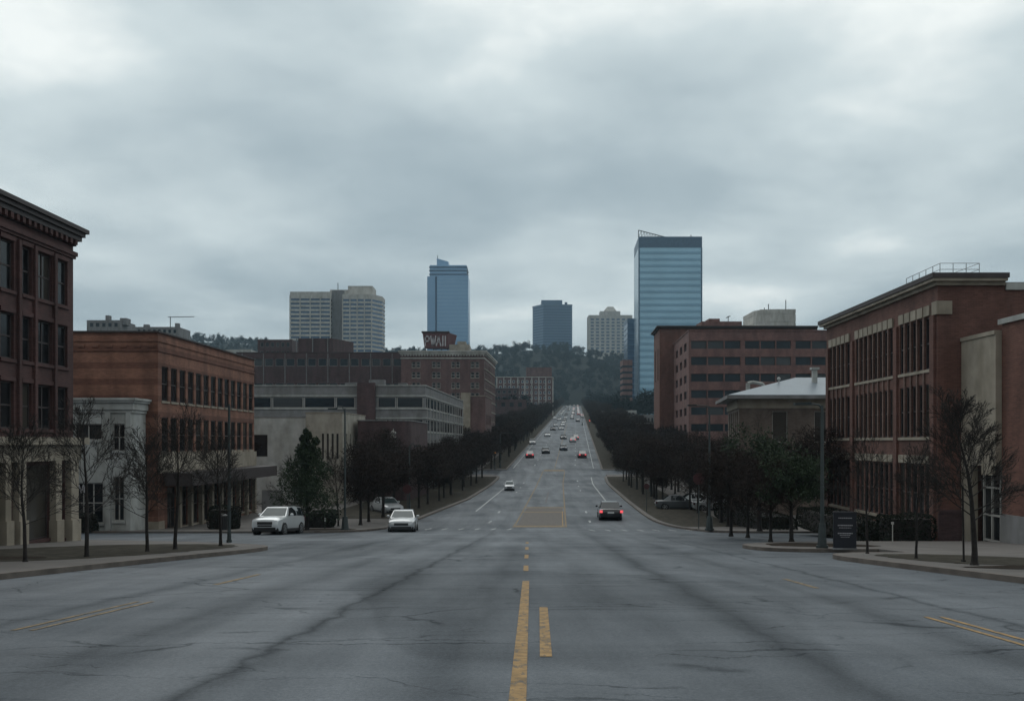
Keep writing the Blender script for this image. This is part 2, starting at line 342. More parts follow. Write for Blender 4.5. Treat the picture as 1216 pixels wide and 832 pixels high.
def link(name, data, parent=None, loc=None, rz=0):
    o = bpy.data.objects.new(name, data); COL.objects.link(o)
    if parent: o.parent = parent
    if loc: o.location = loc
    if rz: o.rotation_euler = (0, 0, rz)
    return o
def tag(o, label=None, cat=None, group=None, kind=None):
    if label: o['label'] = label
    if cat: o['category'] = cat
    if group: o['group'] = group
    if kind: o['kind'] = kind
    return o
def empty(name, loc, label, cat, group=None, rz=0):
    o = bpy.data.objects.new(name, None); COL.objects.link(o); o.location = loc; o.rotation_euler = (0, 0, rz); o.empty_display_size = 0.3
    return tag(o, label, cat, group)
def kids(o): return KIDS.get(o.name, [])
def copy_tree(o, parent=None):
    c = o.copy(); COL.objects.link(c); c.parent = parent
    for ch in list(o.children): copy_tree(ch, c)
    return c
def npmesh(name, V, Fc, mats):
    me = bpy.data.meshes.new(name); nf, k = Fc.shape
    me.vertices.add(len(V)); me.vertices.foreach_set('co', V.astype(np.float32).ravel())
    me.loops.add(nf*k); me.loops.foreach_set('vertex_index', Fc.astype(np.int32).ravel())
    me.polygons.add(nf); me.polygons.foreach_set('loop_start', np.arange(0, nf*k, k, dtype=np.int32)); me.polygons.foreach_set('loop_total', np.full(nf, k, dtype=np.int32))
    for m in (mats if isinstance(mats, (list, tuple)) else [mats]): me.materials.append(m)
    me.update(calc_edges=True); me.validate(); return me

# ------------------------------------------------------------------ ground, roads, pavements
YB = sorted(set([float(y) for y in range(-60, 170, 1)]+[float(y) for y in range(170, 400, 5)]+[float(y) for y in range(400, 960, 20)]+[float(y) for y in range(960, 1330, 10)]+[1330, 1360, 1400, 1550, 1700]))
XB = sorted(set([-1050, -850]+list(range(-700, 701, 25))+[850, 1050]))
def grid_sheet(name, xs, ys, zf, m):
    V = []; Fc = []
    for y in ys:
        for x in xs: V.append((x, y, zf(x, y)))
    nx = len(xs)
    for j in range(len(ys)-1):
        for i in range(nx-1):
            a = j*nx+i; Fc.append((a, a+1, a+nx+1, a+nx))
    mb = MB(); mb.add(V, Fc); return mb.build(name, m, smooth=True)
tag(grid_sheet('ground', XB, YB, lambda x, y: G(x, y)-0.06, M_ground), kind='structure')

def sheet(name, ys, xl, xr, dz, m, nx=1, kind='structure', side=0.0):
    mb = MB(); V = []; Fc = []; uv = []
    for y in ys:
        a, b = xl(y), xr(y)
        for i in range(nx+1):
            x = a+(b-a)*i/nx; V.append((x, y, P(y)+dz)); uv.append((x-CX(y), y))
    n = nx+1
    for j in range(len(ys)-1):
        for i in range(nx):
            a = j*n+i; Fc.append((a, a+1, a+n+1, a+n))
    mb.add(V, Fc)
    if side:
        for idx, rev in ((0, 0), (nx, 1)):
            for j in range(len(ys)-1):
                p, q = V[j*n+idx], V[(j+1)*n+idx]
                f = [(p[0],p[1],p[2]), (q[0],q[1],q[2]), (q[0],q[1],q[2]-side), (p[0],p[1],p[2]-side)]
                mb.add(f, [(0,1,2,3) if rev == 0 else (3,2,1,0)])
        for j in (0, len(ys)-1):
            p, q = V[j*n], V[j*n+nx]
            mb.add([p, q, (q[0],q[1],q[2]-side), (p[0],p[1],p[2]-side)], [(3,2,1,0) if j == 0 else (0,1,2,3)])
    me = mb.mesh(name, m)
    ul = me.uv_layers.new(name='UVMap')
    for lp in me.loops:
        v = me.vertices[lp.vertex_index].co; ul.data[lp.index].uv = (v.x-CX(v.y), v.y)
    o = link(name, me)
    if kind: tag(o, kind=kind)
    return o
def yr(a, b, step=1.0):
    r = [a]; y = math.floor(a/step)*step+step
    while y < b-1e-6: r.append(y); y += step
    r.append(b); return r
def yrd(a, b): return sorted(set([a, b]+[y for y in YB if a < y < b]))
def HWL(y):
    return float(np.interp(y, [36, 58, 66, 78, 100, 1000], [11, 16, 11.2, 9.8, 8.9, 8.7]))
def HWR(y):
    return float(np.interp(y, [36, 58, 64, 70, 84, 100, 1000], [11, 15, 11, 9.6, 8.8, 8.7, 8.7]))
sheet('road', yrd(-60, 985), lambda y: CX(y)-(14 if y < 60 else HWL(y)+1), lambda y: CX(y)+(14 if y < 60 else HWR(y)+1), 0.0, M_asph, nx=2)
tag(sheet('cross_street', yrd(37, 60), lambda y: -160, lambda y: CX(y)-14, 0.0, M_asph2), kind='structure')
tag(sheet('cross_street', yrd(37, 60), lambda y: CX(y)+14, lambda y: 160, 0.0, M_asph2), kind='structure')
sheet('cross_street', yrd(158, 168), lambda y: -200, lambda y: CX(y)-9.6, 0.0, M_asph2)
sheet('cross_street', yrd(158, 168), lambda y: CX(y)+9.6, lambda y: 200, 0.0, M_asph2)

def kerb(pts, name='kerb', wd=0.16, top=0.135):
    # pts: polyline (x, y); resample every metre
    q = [pts[0]]
    for a, b in zip(pts[:-1], pts[1:]):
        n = max(1, int(math.dist(a, b)/1.5))
        for i in range(1, n+1): q.append((a[0]+(b[0]-a[0])*i/n, a[1]+(b[1]-a[1])*i/n))
    mb = MB(); V = []
    for i, c in enumerate(q):
        a = q[max(0, i-1)]; b = q[min(len(q)-1, i+1)]; d = Vector((b[0]-a[0], b[1]-a[1])).normalized(); nn = Vector((-d.y, d.x))*wd/2
        z = P(c[1])
        V += [(c[0]+nn.x, c[1]+nn.y, z-0.1), (c[0]+nn.x, c[1]+nn.y, z+top), (c[0]-nn.x, c[1]-nn.y, z+top), (c[0]-nn.x, c[1]-nn.y, z-0.1)]
    Fc = []
    for i in range(len(q)-1):
        for k in range(4): Fc.append((i*4+k, i*4+(k+1)%4, i*4+4+(k+1)%4, i*4+4+k))
    mb.add(V, Fc); tag(mb.build(name, M_kerb), kind='structure')
def smooth_pts(pts, it=2):
    for _ in range(it):
        o = [pts[0]]
        for a, b in zip(pts[:-1], pts[1:]):
            o.append((a[0]*.75+b[0]*.25, a[1]*.75+b[1]*.25)); o.append((a[0]*.25+b[0]*.75, a[1]*.25+b[1]*.75))
        o.append(pts[-1]); pts = o
    return pts
def xat(pts):   # x as a function of y along a monotone polyline
    ys = [p[1] for p in pts]; xs = [p[0] for p in pts]
    return lambda y: float(np.interp(y, ys, xs))
# near left block
kl = smooth_pts([(-14, -40), (-12.6, 10), (-11.4, 20), (-10.2, 28), (-9.2, 33), (-9.3, 35.8), (-11.5, 38.0), (-15.5, 40.6), (-21, 42.4)], 2)
kerb(kl+[(-21, 42.4), (-70, 42.4)]); f = xat(kl)
sheet('pavement', yr(-40, 42.4, 0.5), lambda y: -70, lambda y: f(y)-0.05, 0.13, M_walk, side=0.2)
# near right block with a driveway notch
kr1 = smooth_pts([(13.2, -40), (12, 8), (10.7, 19.4), (10.1, 26), (9.9, 28.6), (10.6, 30), (13, 30.3)], 2)
kr2 = smooth_pts([(13, 32.9), (10.4, 33.0), (9.3, 34), (9.05, 36.2), (9.6, 38), (12.5, 40), (18, 40.4)], 2)
kerb(kr1); kerb(kr2+[(70, 40.4)]); f1 = xat(kr1); f2 = xat(kr2)
sheet('pavement', yr(-40, 30.3, 0.5), lambda y: f1(y)+0.05, lambda y: 70, 0.13, M_walk, side=0.2)
sheet('pavement', yr(30.3, 32.9, 0.5), lambda y: 13, lambda y: 70, 0.13, M_walk, side=0.2)
sheet('pavement', yr(32.9, 40.4, 0.5), lambda y: f2(y)+0.05, lambda y: 70, 0.13, M_walk, side=0.2)
# far blocks up to the second cross street, then on up the hill
kfl = smooth_pts([(-70, 58.2), (-14.5, 58.2), (-11, 59.5), (-9.2, 63), (-8.4, 70), (-7.6, 78), (CX(100)-8.9, 100)], 2)+[(CX(y)-8.7, y) for y in range(104, 152, 8)]+smooth_pts([(CX(151)-8.7, 151), (CX(154)-8.8, 154.5), (CX(157)-10.5, 157.6), (-70, 157.8)], 1)
kfr = smooth_pts([(70, 58.2), (16.5, 58.2), (13.5, 59), (12.6, 62), (11.6, 69), (11.4, 78), (CX(100)+8.7, 100)], 2)+[(CX(y)+8.7, y) for y in range(104, 152, 8)]+smooth_pts([(CX(151)+8.7, 151), (CX(154)+8.8, 154.5), (CX(157)+10.5, 157.6), (70, 157.8)], 1)
kerb(kfl); kerb(kfr)
mid = [p for p in kfl if p[0] > -14.4]; midr = [p for p in kfr if p[0] < 16.4]
fl = xat(mid); fr = xat(midr)
sheet('pavement', yr(58.2, 157.8), lambda y: -70, lambda y: fl(y)-0.05, 0.13, M_walk, side=0.2)
sheet('pavement', yr(58.2, 157.8), lambda y: fr(y)+0.05, lambda y: 70, 0.13, M_walk, side=0.2)
for s in (-1, 1):
    pts = [(CX(y)+s*8.7, y) for y in yrd(168.5, 980)]
    kerb(pts)
    a, b = (-24, -8.72) if s < 0 else (8.72, 24)
    sheet('pavement', yrd(168.5, 980), lambda y: CX(y)+a, lambda y: CX(y)+b, 0.13, M_walk, side=0.2)
    a, b = (-13.2, -8.9) if s < 0 else (8.9, 13.2)
    sheet('verge', yrd(169.5, 980), lambda y: CX(y)+a, lambda y: CX(y)+b, 0.14, M_grass)
# grass patches on the blocks
sheet('verge', yr(76, 154), lambda y: max(CX(y)-19, -30), lambda y: fl(y)-0.35, 0.137, M_grass)
sheet('verge', yr(66, 154), lambda y: fr(y)+0.35, lambda y: CX(y)+14.5, 0.137, M_grass)
def blob(name, pts, m=M_grass, dz=0.137):
    pts = smooth_pts(pts+[pts[0]], 3)
    ys = sorted(set(round(p[1], 3) for p in pts)); mb = MB()
    c = (sum(p[0] for p in pts)/len(pts), sum(p[1] for p in pts)/len(pts))
    rng = random.Random(len(pts)); n = len(pts)-1
    V = [(c[0], c[1], P(c[1])+dz)]
    for rr in (0.5, 1.0):
        for p in pts[:-1]:
            k = rr*(1+rng.uniform(-.03, .03)); x = c[0]+(p[0]-c[0])*k; y = c[1]+(p[1]-c[1])*k; V.append((x, y, P(y)+dz))
    Fc = [(0, 1+i, 1+(i+1) % n) for i in range(n)]+[(1+i, 1+n+i, 1+n+(i+1) % n, 1+(i+1) % n) for i in range(n)]
    mb.add(V, Fc); tag(mb.build(name, m), kind='structure')
blob('grass_patch', [(-19, 23.5), (-13.2, 24.5), (-11.3, 28.5), (-10.3, 33.5), (-10.6, 36), (-12.5, 37.5), (-16, 36.5), (-18, 33), (-18.6, 28)])
blob('mulch_ring', [(-16.5, 25.6), (-14.3, 25.6), (-13.2, 26.8), (-14.4, 27.7), (-16.5, 27.6)], M_mulch, 0.142)
blob('grass_patch', [(11.6, 24.0), (15, 22.0), (17, 22.6), (16, 25.4), (13.4, 29.2), (11.3, 29.2), (10.9, 27)])
blob('mulch_ring', [(10.9, 22.6), (12.2, 21.6), (17, 21.2), (17, 22.8), (13.2, 23.6)], M_mulch, 0.142)
blob('grass_patch', [(10.0, 35.5), (11.4, 34.4), (14.4, 34.8), (13.6, 37.5), (11.6, 38.8), (10.2, 37.8)], M_mulch)
blob('grass_patch', [(-13.8, 59.6), (-10.6, 60.6), (-10.4, 63), (-13, 63.4), (-16, 62)], M_mulch)

def line(name, x0, y0, x1, y1, wd, m, dz=0.006):
    ys = yrd(y0, y1) if y1 > y0+1.0 else [y0, y1]
    g = lambda y: x0+(x1-x0)*(y-y0)/(y1-y0)
    sheet(name, ys, lambda y: g(y)-wd/2, lambda y: g(y)+wd/2, dz, m)
def oline(name, off, y0, y1, wd, m, dz=0.006):
    sheet(name, yrd(y0, y1), lambda y: CX(y)+off-wd/2, lambda y: CX(y)+off+wd/2, dz, m)
line('lane_marking', -0.07, 2, 0.30, 20, 0.145, M_yellow)
for a, b in ((23.2, 25.4), (29, 31.4), (35, 37.4), (41, 43)): line('lane_marking', 0.018*a-.07, a, 0.018*b-.07, b, 0.13, M_yellow)
line('lane_marking', 0.36, 9.8, 0.50, 14.7, 0.13, M_yellow)
for dx in (0, 0.24): line('lane_marking', -6.18-dx, 11.9, -6.05-dx, 15.6, 0.07, M_yfade)
line('lane_marking', -6.1, 19, -6.0, 22, 0.12, M_yfade)
for dx in (0, 0.22): line('lane_marking', 5.85+dx, 10.0, 5.98+dx, 13.4, 0.075, M_yellow)
line('lane_marking', 6.0, 18.2, 6.05, 20.6, 0.1, M_yfade)
# median box and its outline
sheet('painted_median', yrd(85.8, 90.2), lambda y: CX(y)-1.75, lambda y: CX(y)+1.75, 0.005, M_patch)
sheet('painted_median', yrd(70.2, 85), lambda y: CX(y)-1.75, lambda y: CX(y)+1.75, 0.005, M_patch)
oline('lane_marking', -1.95, 68, 166, 0.14, M_yfade, 0.008); oline('lane_marking', 1.95, 68, 166, 0.14, M_yfade, 0.008)
oline('lane_marking', 1.72, 70, 86, 0.1, M_yellow, 0.010)
for a, b in ((68, 70), (84.6, 85.6), (90.4, 91.6), (166, 169)): sheet('lane_marking', [a, b], lambda y: CX(y)-1.86, lambda y: CX(y)+1.86, 0.009, M_yfade)
oline('lane_marking', 0, 98, 120, 0.16, M_trim, 0.007); oline('lane_marking', 0, 172, 420, 0.14, M_yfade, 0.012)
oline('lane_marking', -6.3, 86, 150, 0.15, M_wline, 0.007); oline('lane_marking', 6.5, 98, 154, 0.17, M_wline, 0.007)
for y in (73.5, 84, 122, 134, 146): oline('lane_marking', 3.9 if y < 100 else 4.2, y, y+2.2, 0.18, M_wline, 0.007)
for y in (73, 84, 118, 130, 142): oline('lane_marking', -4.1, y, y+2.2, 0.18, M_wline, 0.007)
oline('lane_marking', -7.7, 172, 700, 0.14, M_wline, 0.012); oline('lane_marking', 7.2, 172, 700, 0.14, M_wline, 0.012)
for y in range(178, 470, 14):
    oline('lane_marking', -4.0, y, y+3.5, 0.14, M_wline, 0.012); oline('lane_marking', 3.8, y, y+3.5, 0.14, M_wline, 0.012)
for i in range(7): line('crosswalk_marking', -7.2+i*1.15, 64.4, -6.9+i*1.15, 66.3, 0.17, M_wline)
for i in range(8): line('crosswalk_marking', 5.3+i*1.15, 66.3-i*.25, 5.5+i*1.15, 64.2-i*.25, 0.17, M_wline) if False else line('crosswalk_marking', 5.6+i*1.1, 62.6, 5.4+i*1.1, 64.6, 0.17, M_wline)

# ------------------------------------------------------------------ buildings
def wall_panel(mb, A, B, z0, z1, ops, depth, mi=0):
    A = Vector((A[0], A[1], 0)); B = Vector((B[0], B[1], 0)); e_ = (B-A); W = e_.length; e_ = e_/W; n = Vector((e_.y, -e_.x, 0))
    us = sorted(set([0, W]+[u for o in ops for u in o[:2]])); zs = sorted(set([z0, z1]+[z for o in ops for z in o[2:4]]))
    Pn = lambda u, z, d=0: tuple(A+e_*u-n*d+Vector((0, 0, z)))
    for i in range(len(us)-1):
        for j in range(len(zs)-1):
            uc, zc = (us[i]+us[i+1])/2, (zs[j]+zs[j+1])/2
            if any(o[0] < uc < o[1] and o[2] < zc < o[3] for o in ops): continue
            mb.add([Pn(us[i], zs[j]), Pn(us[i+1], zs[j]), Pn(us[i+1], zs[j+1]), Pn(us[i], zs[j+1])], [(0,1,2,3)], mi)
    for (a, b, c, d, *_) in ops:
        mb.add([Pn(a,c), Pn(a,d), Pn(a,d,depth), Pn(a,c,depth)], [(0,1,2,3)], mi); mb.add([Pn(b,c), Pn(b,d), Pn(b,d,depth), Pn(b,c,depth)], [(3,2,1,0)], mi)
        mb.add([Pn(a,c), Pn(b,c), Pn(b,c,depth), Pn(a,c,depth)], [(3,2,1,0)], mi); mb.add([Pn(a,d), Pn(b,d), Pn(b,d,depth), Pn(a,d,depth)], [(0,1,2,3)], mi)
WC = {}
def window(root, A, e_, n, op, depth, fm, gm, nv=1, nh=1, name='window', sill=None, fw=0.07):
    a, b, c, d = op[:4]; w_, h = round(b-a, 3), round(d-c, 3)
    key = (w_, h, fm.name, gm.name, nv, nh, fw)
    if key not in WC:
        f = MB(); t = 0.06
        f.box(0, w_, -t, 0, 0, fw); f.box(0, w_, -t, 0, h-fw, h); f.box(0, fw, -t, 0, fw, h-fw); f.box(w_-fw, w_, -t, 0, fw, h-fw)
        for k_ in range(1, nv): f.box(w_*k_/nv-fw/2, w_*k_/nv+fw/2, -t+.004, 0, fw, h-fw)
        for k_ in range(1, nh): f.box(fw, w_-fw, -t+.008, 0, h*k_/nh-fw/2, h*k_/nh+fw/2)
        g = MB(); g.box(fw*.5, w_-fw*.5, -0.025, -0.005, fw*.5, h-fw*.5)
        WC[key] = (f.mesh(name, fm), g.mesh('pane', gm))
    rz = math.atan2(e_.y, e_.x); pos = A+e_*a-n*(depth-0.03); 
    o = link(name, WC[key][0], root, (pos.x, pos.y, c), rz); link('pane', WC[key][1], o)
    if sill:
        k2 = ('sill', w_, sill.name, depth)
        if k2 not in WC:
            s_ = MB(); s_.box(-0.08, w_+0.08, -depth-0.05, -depth+0.10, -0.14, -0.002); WC[k2] = s_.mesh('sill', sill)
        link('sill', WC[k2], o)
    return o
def building(name, label, cat, fp, z0, z1, wm, fac={}, group=None, roofm=None, depth=0.22, coping=None, par=0.5, fm=None, gm=None, nv=1, nh=1, sill=None, windows=True, wname='window', fw=0.07):
    cx_ = sum(p[0] for p in fp)/len(fp); cy_ = sum(p[1] for p in fp)/len(fp)
    root = empty(name, (cx_, cy_, z0), label, cat, group)
    inv = Vector((cx_, cy_, z0))
    mb = MB(); n = len(fp)
    for i in range(n):
        A, B = fp[i], fp[(i+1) % n]; wall_panel(mb, A, B, z0, z1, fac.get(i, []), depth)
    # inner faces so that the parapet has depth
    wl = mb.build('wall', wm, root)
    # backing volume just inside the glass line
    rf = MB(); rf.prism([(p[0]+(cx_-p[0])*0.012, p[1]+(cy_-p[1])*0.012) for p in fp], z1-par-0.2, z1-par); rf.build('roof', roofm or M_roofd, root)
    if coping:
        cm, ov, th = coping; cp = MB()
        for i in range(n):
            A, B = Vector(fp[i]), Vector(fp[(i+1) % n]); e2 = (B-A).normalized(); nn = Vector((e2.y, -e2.x))
            ze = 0.001*i
            a_, b_ = A-e2*ov, B+e2*(ov-0.002 if False else -0.30); q = [a_+nn*ov, b_+nn*ov, b_-nn*0.3, a_-nn*0.3]
            cp.prism([(v.x, v.y) for v in q], z1+ze*0+0.001*(i+1), z1+th+0.001*(i+1))
        cp.build('coping', cm, root)
    for i, ops in fac.items():
        A = Vector((*fp[i], 0)); B = Vector((*fp[(i+1) % n], 0)); e_ = (B-A).normalized(); nn = Vector((e_.y, -e_.x, 0))
        for op in ops:
            nm = op[5] if len(op) > 5 else wname
            if windows: window(root, A, e_, nn, op, depth, fm or M_frame, gm or M_glassd, (op[4][0] if len(op) > 4 and op[4] else nv), (op[4][1] if len(op) > 4 and op[4] else nh), nm, sill, fw)
    for o in root.children: o.location = Vector(o.location)-inv
    for o in root.children:
        if o.name.startswith(wname): pass
    return root
def part(root, name, mb, m, smooth=False):
    o = mb.build(name, m, root, smooth); o.location = -Vector(root.location); return o
def fbox(mb, A, B, u0, u1, d0, d1, z0, z1):   # box along a facade; d positive = outward
    A = Vector(A); B = Vector(B); e_ = (B-A).normalized(); n = Vector((e_.y, -e_.x))
    q = [A+e_*u0+n*d1, A+e_*u1+n*d1, A+e_*u1+n*d0, A+e_*u0+n*d0]
    mb.prism([(v.x, v.y) for v in q], z0, z1)
def rng_ops(u0, u1, n, frac, z0, z1, *ex):
    p = (u1-u0)/n; return [(u0+p*(i+.5-frac/2), u0+p*(i+.5+frac/2), z0, z1, *ex) for i in range(n)]

# --- left near: maroon commercial building
A, B = (-20.58, 8.0), (-19.66, 41.5); Lf = math.dist(A, B); Y2U = lambda y: (y-8.0)*Lf/33.5
cols = [(35.87, 36.8), (37.4, 38.1), (38.45, 39.7), (40.0, 41.0)]
allc = list(cols)
for s in range(1, 6): allc += [(a-5.5*s, b-5.5*s) for a, b in cols]
rows = [(12.4, 14.35), (9.7, 11.5), (6.95, 8.8)]
ops = [(Y2U(a), Y2U(b), z0, z1, (2 if b-a > 1.1 else 1, 2)) for a, b in allc for z0, z1 in rows if a > 8.6]
bays = [(34.2, 35.75), (36.15, 36.65), (37.25, 39.5), (40.0, 40.75)]
for s in range(1, 5): bays += [(a-5.5*s, b-5.5*s) for a, b in [(34.2, 35.75), (36.15, 36.65), (37.25, 39.5)]]
ops += [(Y2U(a), Y2U(b), 2.0 if False else P((a+b)/2)+0.25, 5.45, (1, 1), 'shop_window') for a, b in bays if a > 9]
b1 = building('corner_building', 'tall dark maroon brick building with heavy cornice and stone ground floor at the left edge', 'building',
     [(-48, 8.0), A, B, (-48, 41.5)], 0.5, 15.4, M_maroon, {1: ops}, fm=M_trim, sill=M_maroon, depth=0.2)
c = MB()
fp1 = [(-48, 8.0), A, B, (-48, 41.5)]
for ov, za, zb in ((0.10, 15.18, 15.4), (0.27, 15.42, 15.62), (0.38, 15.622, 15.80), (0.50, 15.802, 15.98)):
    fbox(c, A, B, -ov, Lf+ov, -0.5, ov, za, zb); fbox(c, B, (-48, 41.5), 0.5, 28, -0.5, ov, za, zb)
part(b1, 'cornice', c, M_trim)
c = MB()
fbox(c, A, B, 0, Lf, 0.101, 0.13, 15.2, 15.39)
for i in range(44): u = Lf-0.1-i*0.42; fbox(c, A, B, u-0.2, u, 0.11, 0.26, 15.2, 15.41)
part(b1, 'dentil_course', c, M_maroon)
c = MB(); fbox(c, A, B, -0.1, Lf+0.12, 0.001, 0.16, 14.72, 14.9); fbox(c, A, B, -0.1, Lf+0.08, 0.002, 0.09, 14.6, 14.719); part(b1, 'string_course', c, M_maroon)
c = MB()
for a, b in allc:
    if a > 9: 
        for z0, z1 in rows: fbox(c, A, B, Y2U(a)-0.06, Y2U(b)+0.06, 0.002, 0.06, z1+0.02, z1+0.2)
part(b1, 'window_lintel', c, M_maroon)
c = MB()
for (a0, a1), (b0, b1_) in zip(cols[:-1], cols[1:]):
    for s in range(0, 5):
        m_ = (a1+b0)/2-5.5*s
        if m_ > 9: fbox(c, A, B, Y2U(m_)-0.1, Y2U(m_)+0.1, 0.001, 0.12, 6.7, 14.5)
part(b1, 'pilaster', c, M_maroon)
c = MB(); fbox(c, A, B, -0.1, Lf+0.15, 0.002, 0.30, 5.62, 6.3); fbox(c, A, B, -0.1, Lf+0.4, 0.003, 0.55, 6.302, 6.62); part(b1, 'stone_band', c, M_beige)
for a, b in [(35.75, 36.15), (36.7, 37.2), (39.5, 39.98), (40.8, 41.45)]+[(x-5.5*s, y-5.5*s) for s in (1, 2) for x, y in ((35.75, 36.15), (36.7, 37.2), (39.5, 39.98))]:
    c = MB(); fbox(c, A, B, Y2U(a), Y2U(b), 0.002, 0.28, 1.6, 5.62); fbox(c, A, B, Y2U(a)-0.06, Y2U(b)+0.06, 0.003, 0.36, 1.6, 3.05 if False else P(a)+1.05); part(b1, 'column', c, M_beige)

# --- small white building
fpw = [(-33, 59.6), (-24.5, 59.6), (-24.5, 61.95), (-33, 61.95)]
b2 = building('shop_building', 'small white painted shop between the maroon corner building and the banded brick building', 'building', fpw, 0.2, 8.5, M_white,
     {0: [(4.85, 6.6, 6.55, 7.6, (2, 1)), (7.3, 8.1, 5.86, 7.6, (2, 2)), (4.75, 6.7, 1.2, 3.8, (3, 2), 'shop_window'), (7.35, 8.05, 1.35, 4.2, (2, 2)), (0.8, 3.9, 1.2, 3.8, (3, 2), 'shop_window')]}, fm=M_framew, sill=M_white, depth=0.18)
c = MB()
for ov, za, zb in ((0.10, 8.3, 8.5), (0.2, 8.502, 8.95), (0.32, 8.952, 9.1), (0.42, 9.102, 9.25)):
    fbox(c, fpw[0], fpw[1], -ov, 8.5+ov, -0.3, ov, za, zb); fbox(c, fpw[1], fpw[2], 0.3, 2.3, -0.3, ov, za, zb)
part(b2, 'cornice', c, M_white)
c = MB(); fbox(c, fpw[0], fpw[1], 6.85, 7.2, 0.002, 0.12, 0.3, 8.3); fbox(c, fpw[0], fpw[1], 8.2, 8.5, 0.002, 0.12, 0.3, 8.3); part(b2, 'pilaster', c, M_white)
def strokes(gl):   # block letters as strokes in a unit box
    return {'P': [((0,0),(0,1)), ((0,1),(.8,1)), ((.8,1),(.8,.5)), ((.8,.5),(0,.45))], 'W': [((0,1),(.25,0)), ((.25,0),(.5,.9)), ((.5,.9),(.75,0)), ((.75,0),(1,1))],
            'A': [((0,0),(.45,1)), ((.45,1),(.9,0)), ((.2,.4),(.7,.4))], 'I': [((.5,0),(.5,1))], 'V': [((0,1),(.5,0)), ((.5,0),(1,1))], 'L': [((0,1),(0,0)), ((0,0),(.7,0))],
            'M': [((0,0),(0,1)), ((0,1),(.5,.2)), ((.5,.2),(1,1)), ((1,1),(1,0))]}[gl]
def letters(txt, w_, h, gap, th, dp):
    mb = MB(); x = 0
    for g in txt:
        ww = w_*(0.35 if g == 'I' else 1)
        for (a, b) in strokes(g):
            ax, bx = ((a[0]-.5)*w_ if g == 'I' else a[0]*ww), ((b[0]-.5)*w_ if g == 'I' else b[0]*ww)
            if g == 'I': ax += ww/2; bx += ww/2
            p0 = Vector((x+ax, 0, a[1]*h)); p1 = Vector((x+bx, 0, b[1]*h)); d = (p1-p0).normalized(); nn = Vector((-d.z, 0, d.x))*th/2
            p0 = p0-d*th/2; p1 = p1+d*th/2
            q = [p0-nn, p1-nn, p1+nn, p0+nn]
            mb.add([(v.x, 0, v.z) for v in q]+[(v.x, -dp, v.z) for v in q], [(0,1,2,3),(7,6,5,4),(0,4,5,1),(1,5,6,2),(2,6,7,3),(3,7,4,0)])
        x += ww+gap
    return mb, x-gap
mb, tw = letters('WVL', 0.26, 0.5, 0.07, 0.06, 0.03)
o = mb.build('sign_letters', M_letter, b2); o.location = Vector((-28.2, 59.66, 3.15))-Vector(b2.location)

# --- banded brick building
fpb = [(-62, 62.0), (-23.7, 62.0), (-23.1, 83.0), (-62, 83.0)]
ops = rng_ops(0.4, 20.8, 13, 0.72, 9.2, 11.55, (1, 2))+rng_ops(0.4, 20.8, 13, 0.72, 5.75, 8.1, (1, 2))+rng_ops(1.2, 20.6, 9, 0.66, 0.45, 3.3, (2, 2), 'shop_window')
b3 = building('brick_building', 'three-storey orange brick building with dark horizontal bands and a long canopy on the left', 'building', fpb, -0.5, 13.75, M_orange,
     {1: ops}, coping=(M_trim, 0.1, 0.1), sill=M_beige, fm=M_frame, depth=0.16)
c = MB(); fbox(c, fpb[1], fpb[2], 0, 20.9, 0.002, 0.25, 4.35, 5.6); part(b3, 'stone_band', c, M_beige)
c = MB(); fbox(c, fpb[1], fpb[2], 0.6, 20.9, 0.253, 2.1, 3.45, 4.33); part(b3, 'canopy', c, M_trim)
c = MB(); fbox(c, fpb[0], fpb[1], 28, 38.3, 0.003, 0.10, -0.4, 1.1); fbox(c, fpb[1], fpb[2], -0.1, 0.9, 0.003, 0.10, -0.4, 1.1); part(b3, 'plinth', c, M_beige)
for k_ in range(9):
    u = 2.2+k_*2.16+0.05; c = MB(); fbox(c, fpb[1], fpb[2], u+0.83, u+1.2, 0.004, 0.3, -0.4, 3.44); part(b3, 'column', c, M_beige)
c = MB()
for z in (12.5, 13.15): fbox(c, fpb[0], fpb[1], 0, 38.36, 0.002, 0.07, z, z+0.14); fbox(c, fpb[1], fpb[2], -0.06, 21, 0.003, 0.07, z, z+0.14)
for i in range(40): fbox(c, fpb[0], fpb[1], 1+i*0.94, 1.45+i*0.94, 0.001, 0.06, 12.75, 12.95)
part(b3, 'brick_course', c, M_orange)

# --- low cream and white building
fpc = [(-42, 97), (-21.2, 97), (-21.2, 109), (-42, 109)]
b4 = building('low_building', 'low white rendered building with one dark square window beside the banded brick building', 'building', fpc, -0.5, 9.0, M_white, {0: [(14.9, 16.4, 4.9, 7.2, (1, 1)), (9, 11, 4.9, 7.2, (1, 1))]}, coping=(M_conc, 0.06, 0.08))
fpd = [(-21.15, 95), (-17.4, 95), (-16.8, 106), (-21.15, 106)]
b4b = building('low_building', 'low cream block with four tall slit windows behind the evergreen tree', 'building', fpd, -0.5, 9.4, M_cream, {0: rng_ops(1.5, 3.5, 4, 0.45, 4.7, 7.3, (1, 1)), 1: rng_ops(1, 10, 5, 0.3, 4.7, 7.3, (1, 1))}, coping=(M_beige, 0.06, 0.08))
